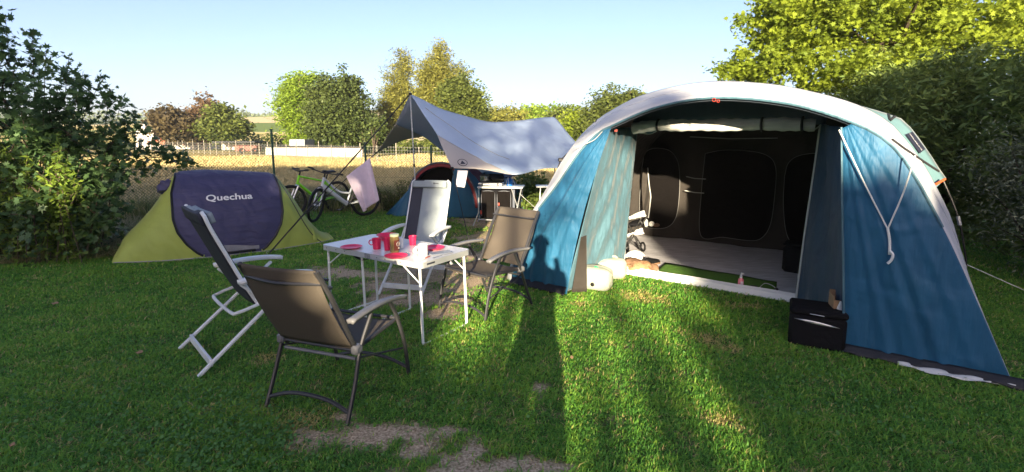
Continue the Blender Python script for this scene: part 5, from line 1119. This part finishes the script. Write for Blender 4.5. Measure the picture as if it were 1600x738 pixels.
# ================================================================= CHAIRS
sling = mat('brown_sling', (.12, .10, .08), .7, .08, 200, .4, 300, trans=.2); dframe = mat('anthracite_tube', (.045, .045, .05), .35, .1, 20, metal=.2); armm = mat('grey_armrest', (.17, .17, .18), .4, .1, 20)
def sling_chair(label):
    r = empty('folding_chair', (0, 0, 0), 0, label, 'chair', 'brown folding sling chairs')
    hw = .27
    # x right, y forward
    for sx in (-1, 1):
        x = sx*hw
        MB().tube(cr([(x*1.13, -.34, .0), (x*1.12, -.25, .2), (x*1.1, -.17, .41), (x*1.14, -.06, .60)], 5), .015, 8, flat=.8).build('rear_leg', dframe, r)
        MB().tube(cr([(x*1.13, .36, .0), (x*1.15, .31, .25), (x*1.15, .22, .48), (x*1.15, .14, .61)], 5), .016, 8, flat=.8).build('front_leg', dframe, r)
        MB().sheet(lambda u, v: (x*1.16+sx*.0+(.5-v)*.052*(1-.3*abs(u-.5)), -.28+.60*u, .615+.02*math.sin(u*3.1)-.03*(u**4)+.006*math.cos((v-.5)*3)), 18, 5).build('armrest', armm, r, solid=.026)
        MB().box((x*1.05, -.19, .41), (.05, .07, .06), None, .012).build('hinge', armm, r)
        MB().tube([(x*1.08, -.20, .36), (x*1.1, .30, .22)], .007, 6).build('side_brace', dframe, r)
    bf = MB()
    def bk(y): return None
    for sx in (-1, 1): bf.tube(cr([(sx*hw, -.16, .37), (sx*hw, -.23, .50), (sx*hw, -.37, .77), (sx*hw, -.49, .97)], 5), .016, 8)
    bf.tube([(-hw, -.40, .90), (hw, -.40, .90)], .009, 6); bf.tube(cr([(-hw, -.455, .89), (0, -.50, .885), (hw, -.455, .89)], 6), .011, 6); bf.tube([(-hw, -.19, .40), (hw, -.19, .40)], .012, 8)
    bf.build('back_frame', dframe, r)
    MB().sheet(lambda u, v: (-hw+2*hw*u, -.215-.28*v-.02*math.sin(math.pi*v)-.02*math.sin(math.pi*u), .43+.545*v), 16, 20).build('backrest', sling, r, solid=.004)
    MB().sheet(lambda u, v: (-hw+2*hw*u, -.20+.50*v, .42+.035*v-.02*math.sin(math.pi*u)-.02*math.sin(math.pi*v)-(.03*max(0, v-.85)/.15)), 14, 18).build('seat', sling, r, solid=.006)
    sf = MB()
    for sx in (-1, 1): sf.tube([(sx*hw, -.2, .405), (sx*hw, .30, .44)], .013, 8)
    sf.tube([(-hw, .30, .435), (hw, .30, .435)], .012, 8); sf.build('seat_frame', dframe, r)
    MB().tube(cr([(-hw*1.13, -.31, .06), (-hw*.6, -.30, .105), (0, -.30, .12), (hw*.6, -.30, .105), (hw*1.13, -.31, .06)], 5), .013, 8).build('rear_stretcher', dframe, r)
    MB().tube(cr([(-hw*1.13, .345, .06), (-hw*.6, .34, .105), (0, .34, .12), (hw*.6, .34, .105), (hw*1.13, .345, .06)], 5), .012, 8).build('front_stretcher', dframe, r)
    MB().tube([(-hw, -.185, .345), (hw, -.185, .345)], .011, 8).build('back_rail', armm, r)
    return r
c1 = sling_chair('brown sling folding chair in the foreground, seen from behind')
c1.location = (-1.15, 3.24, 0); c1.rotation_euler.z = math.atan2(-.33, .94)
c2 = copy_tree(c1); c2['label'] = 'brown sling folding chair between the table and the big blue tent wing'
c2.location = (-.25, 4.95, 0); c2.rotation_euler.z = math.radians(140); c2.scale = (1, 1, .96)
F_rw = mat('padded_grey_fabric', (.26, .30, .32), .7, .05, 8, .25, 20); F_rk = mat('padded_navy_fabric', (.028, .03, .045), .7, .1, 8, .25, 20)
def recliner(label, tall=1.16):
    r = empty('recliner_chair', (0, 0, 0), 0, label, 'chair', 'white framed reclining camping chairs'); hw = .29
    for sx in (-1, 1):
        x = sx*hw
        MB().bar((x*1.12, -.56, .0), (x*1.08, .18, .60), .035, .022, (0, 0, 1), .006).build('rear_leg', whitemetal, r)
        MB().bar((x*1.0, .50, .0), (x*1.0, -.12, .50), .035, .022, (0, 0, 1), .006).build('front_leg', whitemetal, r)
        MB().sheet(lambda u, v: (x*1.18+(.5-v)*.06, -.26+.54*u, .635+.012*math.sin(u*3.1)-.02*u**5), 14, 4).build('armrest', whiteplastic, r, solid=.03)
        MB().lathe([(0, -.02), (.035, -.02), (.035, .02), (0, .02)], (x*1.1, -.03, .46), 16, Matrix.Rotation(math.pi/2, 3, 'Y')).build('hinge', silver, r)
        MB().bar((x*1.1, -.24, .61), (x*1.08, -.10, .47), .02, .02).build('arm_support', whitemetal, r)
    MB().bar((-hw*1.12, -.47, .075), (hw*1.12, -.47, .075), .02, .055).build('rear_cross_bar', whitemetal, r)
    MB().bar((-hw, .40, .08), (hw, .40, .08), .02, .055).build('front_cross_bar', whitemetal, r)
    MB().tube(cr([(-hw*1.08, -.10, .44), (-hw*1.05, -.26, .40), (-hw*.8, -.30, .39), (hw*.8, -.30, .39), (hw*1.05, -.26, .40), (hw*1.08, -.10, .44)], 5), .013, 8).build('rear_hoop', whitemetal, r)
    L = [(-.10, .42), (-.20, .62), (-.30, .85), (-.385, 1.05), (-.42, tall)]
    cf = cr([(0, a, b_) for a, b_ in L], 8)
    def bk(u, v, off=0, x0=-hw, x1=hw):
        f = v*(len(cf)-1); i = min(int(f), len(cf)-2); p = cf[i].lerp(cf[i+1], f-i); x = x0+(x1-x0)*u; e = 1 if v < .9 else math.sqrt(max(0, 1-((v-.9)/.1)**2))*.14+.86
        return Vector((x*e, p.y+off-.02*math.cos(x*4), p.z+.0))
    bo = MB().sheet(lambda u, v: bk(u, v, .0, -hw+.015, hw*.38), 14, 30).build('backrest', F_rw, r, solid=.03)
    MB().sheet(lambda u, v: bk(u, v, .0, hw*.38+.001, hw-.015), 8, 30).build('dark_band', F_rk, bo, solid=.03)
    MB().sheet(lambda u, v: bk(u, v, -.022, -hw+.02, hw-.02), 12, 24).build('back_cover', F_rk, r, solid=.008)
    for sx in (-1, 1): MB().tube([bk(.5+sx*.5, v/16, -.008, -hw, hw) for v in range(17)], .014, 7).build('back_tube', whitemetal, r)
    MB().sheet(lambda u, v: (-hw+.015+2*(hw-.015)*u, -.10+.50*v, .435+.03*v-.015*math.sin(math.pi*u)-(.03*max(0, v-.85)/.15)), 12, 14).build('seat', F_rw, r, solid=.035)
    # head cushion
    MB().sheet(lambda u, v: bk(u, .80+.18*v, .035, -hw+.03, hw-.03)+Vector((0, .0, 0)), 12, 6).build('head_cushion', F_rw, r, solid=.04)
    MB().sheet(lambda u, v: bk(u, .78+.215*v, -.034, -hw+.0, hw-.0), 12, 6).build('head_cushion_cover', F_rk, r, solid=.012)
    lg = MB(); p = bk(.32, .93, .060, -hw, hw); lg.box(p+Vector((-.01, .002, 0)), (.055, .003, .007)); lg.box(p+Vector((.03, .002, 0)), (.014, .003, .02)); lg.build('printed_mark', ink, r)
    return r
r1 = recliner('white framed reclining chair on the left, seen from behind with dark headrest')
r1.location = (-2.04, 4.05, 0); r1.rotation_euler.z = math.atan2(-.73, .68)
r2 = copy_tree(r1); r2['label'] = 'white framed reclining chair with a grey and navy back standing behind the table'
r2.location = (-1.08, 5.75, 0); r2.rotation_euler.z = math.radians(166); r2.scale = (.84, 1, 1)

# ================================================================= TABLE
TC = [Vector((-.73, 3.91, 0)), Vector((-1.78, 4.62, 0)), Vector((-1.38, 5.18, 0)), Vector((-.36, 4.42, 0))]
tcn = sum(TC, Vector())/4; tx_ = (TC[0]-TC[1]).normalized(); ta = math.atan2(tx_.y, tx_.x); TLn, TWd = 1.26, .62
tb = empty('camping_table', (tcn.x, tcn.y, 0), ta, 'white folding camping table laid with pink plates and cups', 'table')
tt = mat('white_laminate', (.66, .66, .66), .28, .04, 6, .05, 30, spec=.6)
def rr_poly(w_, h_, r_, z, n=6):
    pts = []
    for cx, cy, a0 in ((w_/2-r_, h_/2-r_, 0), (-w_/2+r_, h_/2-r_, 90), (-w_/2+r_, -h_/2+r_, 180), (w_/2-r_, -h_/2+r_, 270)):
        for k in range(n+1): a = R(a0+90*k/n); pts.append(Vector((cx+r_*math.cos(a), cy+r_*math.sin(a), z)))
    return pts
MB().poly(rr_poly(TLn-.012, TWd-.012, .035, .686), .016, (0, 0, 1)).build('tabletop', tt, tb)
ed = MB(); P_ = rr_poly(TLn, TWd, .04, .655); K = len(P_); Q_ = [p+Vector((0, 0, .048)) for p in P_]; P2_ = rr_poly(TLn-.014, TWd-.014, .034, .655); Q2_ = [p+Vector((0, 0, .048)) for p in P2_]
ed.add(P_+Q_+Q2_+P2_, [(i, (i+1) % K, K+(i+1) % K, K+i) for i in range(K)]+[(K+i, K+(i+1) % K, 2*K+(i+1) % K, 2*K+i) for i in range(K)]+[(2*K+i, 2*K+(i+1) % K, 3*K+(i+1) % K, 3*K+i) for i in range(K)]+[(3*K+i, 3*K+(i+1) % K, (i+1) % K, i) for i in range(K)])
ed.build('edge_frame', silver if False else mat('edge_aluminium', (.62, .63, .64), .35, .05, 10, metal=.5), tb)
MB().box((0, -.0, .7022), (.003, TWd-.02, .0006)).build('fold_seam', mat('seam_grey', (.25, .25, .25), .6), tb)
MB().box((0, -TWd/2-.002, .678), (.07, .006, .042), None, .002).build('latch', mat('grey_latch', (.22, .23, .25), .4, .4, 60), tb); MB().box((TLn/2+.001, -.2, .682), (.004, .09, .014)).build('edge_label', ink, tb)
for k, x_ in enumerate((-.55, -.42, -.3, .12, .22, .4, .5)): MB().lathe([(0, 0), (.004, 0), (.004, .003), (0, .003)], (x_, -TWd/2-.001, .68), 8, Matrix.Rotation(math.pi/2, 3, 'X')).build('rivet', dframe, tb)
for sx in (-1, 1):
    for sy in (-1, 1):
        x_ = sx*(TLn/2-.05); xb = x_+sx*.02 if sx > 0 else x_+.03
        if sx < 0: xb = x_-.0
        MB().tube([(x_, sy*(TWd/2-.035), .66), (xb, sy*(TWd/2-.03), .03)], .0115, 8).build('leg', whitemetal, tb)
    y_ = TWd/2-.03; xx = sx*(TLn/2-.05)+(.02 if sx > 0 else 0)
    MB().tube(cr([(xx, -y_, .035), (xx, -y_+.01, .015), (xx, -y_+.05, .012), (xx, y_-.05, .012), (xx, y_-.01, .015), (xx, y_, .035)], 4), .0115, 8).build('foot_bar', whitemetal, tb)
    for sy in (-1, 1): MB().tube([(sx*(TLn/2-.05), sy*(TWd/2-.035), .52), (sx*(TLn/2-.25), sy*(TWd/2-.035), .655)], .006, 6).build('brace', whitemetal, tb)
# middle pair of legs near the fold on the left half
for sy in (-1, 1): MB().tube([(-.12, sy*(TWd/2-.04), .66), (-.10, sy*(TWd/2-.04), .03)], .0115, 8).build('leg', whitemetal, tb)
MB().tube([(-.10, -TWd/2+.04, .02), (-.10, TWd/2-.04, .02)], .0115, 8).build('foot_bar', whitemetal, tb)
MB().sheet(lambda u, v: (-.25+.25*u, -TWd/2+.03+.03*v, .655-.035*math.sin(math.pi*u)), 10, 2).build('strap', rope_k, tb, solid=.004)
TZ = .7035
pinkp = mat('pink_plastic', (.78, .03, .12), .3, .05, 10, trans=.2, spec=.6)
def onT(px, py): return G(px, py, TZ)
def plate(px, py, label):
    c = onT(px, py); r_ = MB().lathe([(0, .003), (.06, .003), (.072, .006), (.095, .017), (.097, .0155), (.074, .002), (.06, 0), (0, 0)], n=40).build('plate', pinkp); r_.location = c; tag(r_, label, 'plate', 'pink plates'); return r_
plate(549, 388, 'pink plate alone on the left half of the table'); plate(619, 402, 'pink plate nearest the long front edge, by the jar'); plate(678, 389, 'pink plate behind the white mug, by the right end of the table')
def cup(px, py, label, h_=.085, sc=1):
    c = onT(px, py); e = empty('cup', tuple(c), 0, label, 'cup', 'pink cups'); MB().lathe([(0, .004), (.026*sc, .004), (.036*sc, h_), (.038*sc, h_), (.030*sc, .0), (0, 0)], n=28).build('cup_body', pinkp, e); return e
e = cup(589, 389, 'pink cup with a spout-like handle left of the jar', .095, 1.1); MB().torus((-.045, -.012, .06), .022, .005, (.2, 1, 0), 18, 6).build('handle', pinkp, e)
cup(606, 391, 'tall pink cup touching the left side of the jar', .11, .95); cup(645, 383, 'small pink cup between the jar and the white mug', .085, .95)
c = onT(605, 375); bw_ = MB().lathe([(0, .006), (.05, .006), (.085, .05), (.10, .055), (.10, .051), (.088, .045), (.055, 0), (0, 0)], n=36).build('bowl', pinkp); bw_.location = c; tag(bw_, 'wide pink bowl at the back behind the two cups', 'bowl')
# jar
c = onT(617, 394); jr = empty('jar', tuple(c), .3, 'tall glass jar with a brown printed label and pale green lid', 'jar')
MB().lathe([(0, 0), (.036, 0), (.040, .006), (.040, .115), (.036, .13), (.036, .138), (0, .138)], n=28).build('jar_body', mat('amber_glass', (.40, .28, .10), .15, .2, 8, trans=.3, spec=.8), jr)
MB().lathe([(0, .138), (.040, .138), (.040, .155), (.038, .158), (0, .158)], n=28).build('lid', mat('pale_green_lid', (.55, .6, .35), .4), jr)
MB().sheet(lambda u, v: (.0412*math.sin(-.2+1.9*u), -.0412*math.cos(-.2+1.9*u), .02+.09*v), 16, 2).build('label_sticker', mat('brown_label', (.22, .05, .03), .5), jr)
MB().torus((.0412*math.sin(.75), -.0425*math.cos(.75), .075), .018, .003, (math.sin(.75), -math.cos(.75), 0), 18, 5).box((.042*math.sin(.75), -.042*math.cos(.75), .04), (.012, .004, .012)).box((.042*math.sin(.75), -.043*math.cos(.75), .075), (.02, .004, .005)).build('label_print', mat('cream_print', (.7, .62, .5), .6), jr)
c = onT(627, 388); tag(MB().box((c.x, c.y, c.z+.05), (.028, .05, .1), Matrix.Rotation(.5, 3, 'Z'), .003).build('carton', whiteplastic), 'slim white carton right behind the jar', 'carton')
# mug
c = onT(661, 400); mg = empty('mug', tuple(c), 0, 'white mug with its handle to the left near the right corner of the table', 'mug')
MB().lathe([(0, .006), (.036, .006), (.037, .096), (.040, .098), (.041, .094), (.040, .004), (.036, 0), (0, 0)], n=36).build('mug_body', mat('glazed_white', (.6, .59, .56), .15, spec=.7), mg); MB().torus((-.045, -.004, .052), .024, .006, (.05, 1, 0), 22, 8).build('handle', whiteplastic, mg)
c = onT(649, 396); e = MB().lathe([(0, 0), (.012, .002), (.02, .012), (.021, .022), (.017, .036), (.008, .045), (0, .046)], n=20).build('boiled_egg', mat('eggshell', (.75, .66, .5), .5)); e.location = c; tag(e, 'small pale egg just left of the white mug', 'egg')
c = onT(688, 396); tag(MB().box((c.x, c.y, c.z+.005), (.20, .11, .008), Matrix.Rotation(.55, 3, 'Z'), .003).build('tablet', mat('grey_tablet', (.22, .24, .28), .25)), 'thin grey tablet lying flat right of the white mug', 'tablet')
cut = mat('cutlery_steel', (.6, .6, .6), .2, metal=.9)
for k, (a_, b2, lab) in enumerate([((655, 408), (672, 401), 'knife on the table in front of the white mug'), ((676, 404), (702, 396), 'knife between the mug and the right table end'), ((630, 397), (641, 394), 'teaspoon lying right of the jar')]):
    p0, p1 = onT(*a_), onT(*b2); kn = empty('knife' if k < 2 else 'teaspoon', tuple(p0), 0, lab, 'cutlery'); dd = p1-p0
    MB().bar((0, 0, .003), tuple(dd*.55+Vector((0, 0, .003))), .014 if k < 2 else .02, .002, bev=.0005).build('blade' if k < 2 else 'bowl_end', cut, kn); MB().bar(tuple(dd*.55+Vector((0, 0, .004))), tuple(dd+Vector((0, 0, .004))), .011, .006, bev=.002).build('handle', silver if k else redc, kn)

# ================================================================= PHOTOGRAPHER (casts the long shadow onto the tent)
def skinned(name, joints, edges, m, parent, sub=2):
    me = bpy.data.meshes.new(name); me.from_pydata([j[0] for j in joints], edges, []); o = bpy.data.objects.new(name, me); COL.objects.link(o)
    sk_ = o.modifiers.new('skin', 'SKIN'); o.modifiers.new('sub', 'SUBSURF').levels = sub; o.modifiers['sub'].render_levels = sub
    for i, j in enumerate(joints): me.skin_vertices[0].data[i].radius = (j[1], j[2] if len(j) > 2 else j[1])
    me.skin_vertices[0].data[0].use_root = True; bpy.context.view_layer.update()
    m2 = bpy.data.meshes.new_from_object(o.evaluated_get(bpy.context.evaluated_depsgraph_get())); bpy.data.objects.remove(o); m2.materials.clear(); m2.materials.append(m); m2.shade_smooth()
    n = bpy.data.objects.new(name, m2); COL.objects.link(n); n.parent = parent; return n
ph = empty('person', (-.13, -.47, 0), 0, 'person in a dark shirt and shorts standing behind the camera, holding up a phone', 'person')
skin_m = mat('skin', (.45, .27, .19), .55)
J = [((0, 0, 1.0), .15, .11), ((0, 0, 1.22), .15, .11), ((0, 0, 1.45), .17, .11), ((0, .01, 1.56), .055), ((0, .02, 1.66), .075), ((0, .03, 1.76), .09), ((0, .02, 1.83), .06),
     ((-.10, 0, .92), .09), ((-.12, .02, .50), .06), ((-.13, 0, .09), .04), ((-.13, .13, .04), .035), ((.10, 0, .92), .09), ((.12, .02, .50), .06), ((.13, 0, .09), .04), ((.13, .13, .04), .035),
     ((-.21, 0, 1.44), .055), ((-.24, .10, 1.20), .042), ((-.06, .30, 1.50), .032), ((-.02, .35, 1.56), .028), ((.21, 0, 1.44), .055), ((.26, .10, 1.20), .042), ((.20, .30, 1.50), .032), ((.19, .35, 1.56), .028)]
E_ = [(0, 1), (1, 2), (2, 3), (3, 4), (4, 5), (5, 6), (0, 7), (7, 8), (8, 9), (9, 10), (0, 11), (11, 12), (12, 13), (13, 14), (2, 15), (15, 16), (16, 17), (17, 18), (2, 19), (19, 20), (20, 21), (21, 22)]
skinned('body', J, E_, skin_m, ph)
skinned('shirt', [((0, 0, .98), .175, .135), ((0, 0, 1.2), .17, .13), ((0, 0, 1.44), .185, .13), ((0, .0, 1.52), .075), ((-.22, 0, 1.43), .075), ((-.245, .07, 1.27), .06), ((.22, 0, 1.43), .075), ((.255, .07, 1.27), .06)], [(0, 1), (1, 2), (2, 3), (2, 4), (4, 5), (2, 6), (6, 7)], mat('dark_shirt', (.05, .06, .09), .8), ph)
skinned('shorts', [((0, 0, .98), .165, .125), ((-.11, 0, .88), .115), ((-.125, .02, .56), .09), ((.11, 0, .88), .115), ((.125, .02, .56), .09)], [(0, 1), (1, 2), (0, 3), (3, 4)], mat('grey_shorts', (.15, .15, .14), .8), ph)
MB().sheet(lambda u, v: Vector((.105*math.cos(u*6.283)*math.cos(v*1.45), .0+.11*math.sin(u*6.283)*math.cos(v*1.45)-.0, 1.775+.10*math.sin(v*1.45))), 20, 8).build('hair', mat('brown_hair', (.06, .035, .02), .8), ph)
# ground pegs
for (p, lab) in [((g0.x, g0.y), 'tent peg at the end of the long dark guy strap'), ((gg1.x, gg1.y), 'tent peg of the guy line behind the table')]:
    tag(MB().tube([(p[0], p[1], -.05), (p[0]-.01, p[1], .05), (p[0]+.02, p[1], .055)], .004, 6).build('tent_peg', silver), lab, 'tent peg', 'tent pegs')

# evening haze
hz_ = MB().box((0, 480, 24), (1700, 1060, 51)).build('haze', mat('x_', (1, 1, 1)), None, smooth=False)
bpy.data.materials.remove(hz_.data.materials[0]); hmv = bpy.data.materials.new('haze'); hmv.use_nodes = True; hn = hmv.node_tree; hn.nodes.remove(hn.nodes['Principled BSDF'])
pv = hn.nodes.new('ShaderNodeVolumePrincipled'); pv.inputs['Color'].default_value = (.86, .92, 1, 1); pv.inputs['Density'].default_value = .00045; pv.inputs['Anisotropy'].default_value = .2
hn.links.new(pv.outputs[0], hn.nodes['Material Output'].inputs['Volume']); hz_.data.materials.clear(); hz_.data.materials.append(hmv); hz_['kind'] = 'stuff'; hz_['label'] = 'thin evening haze over the fields'
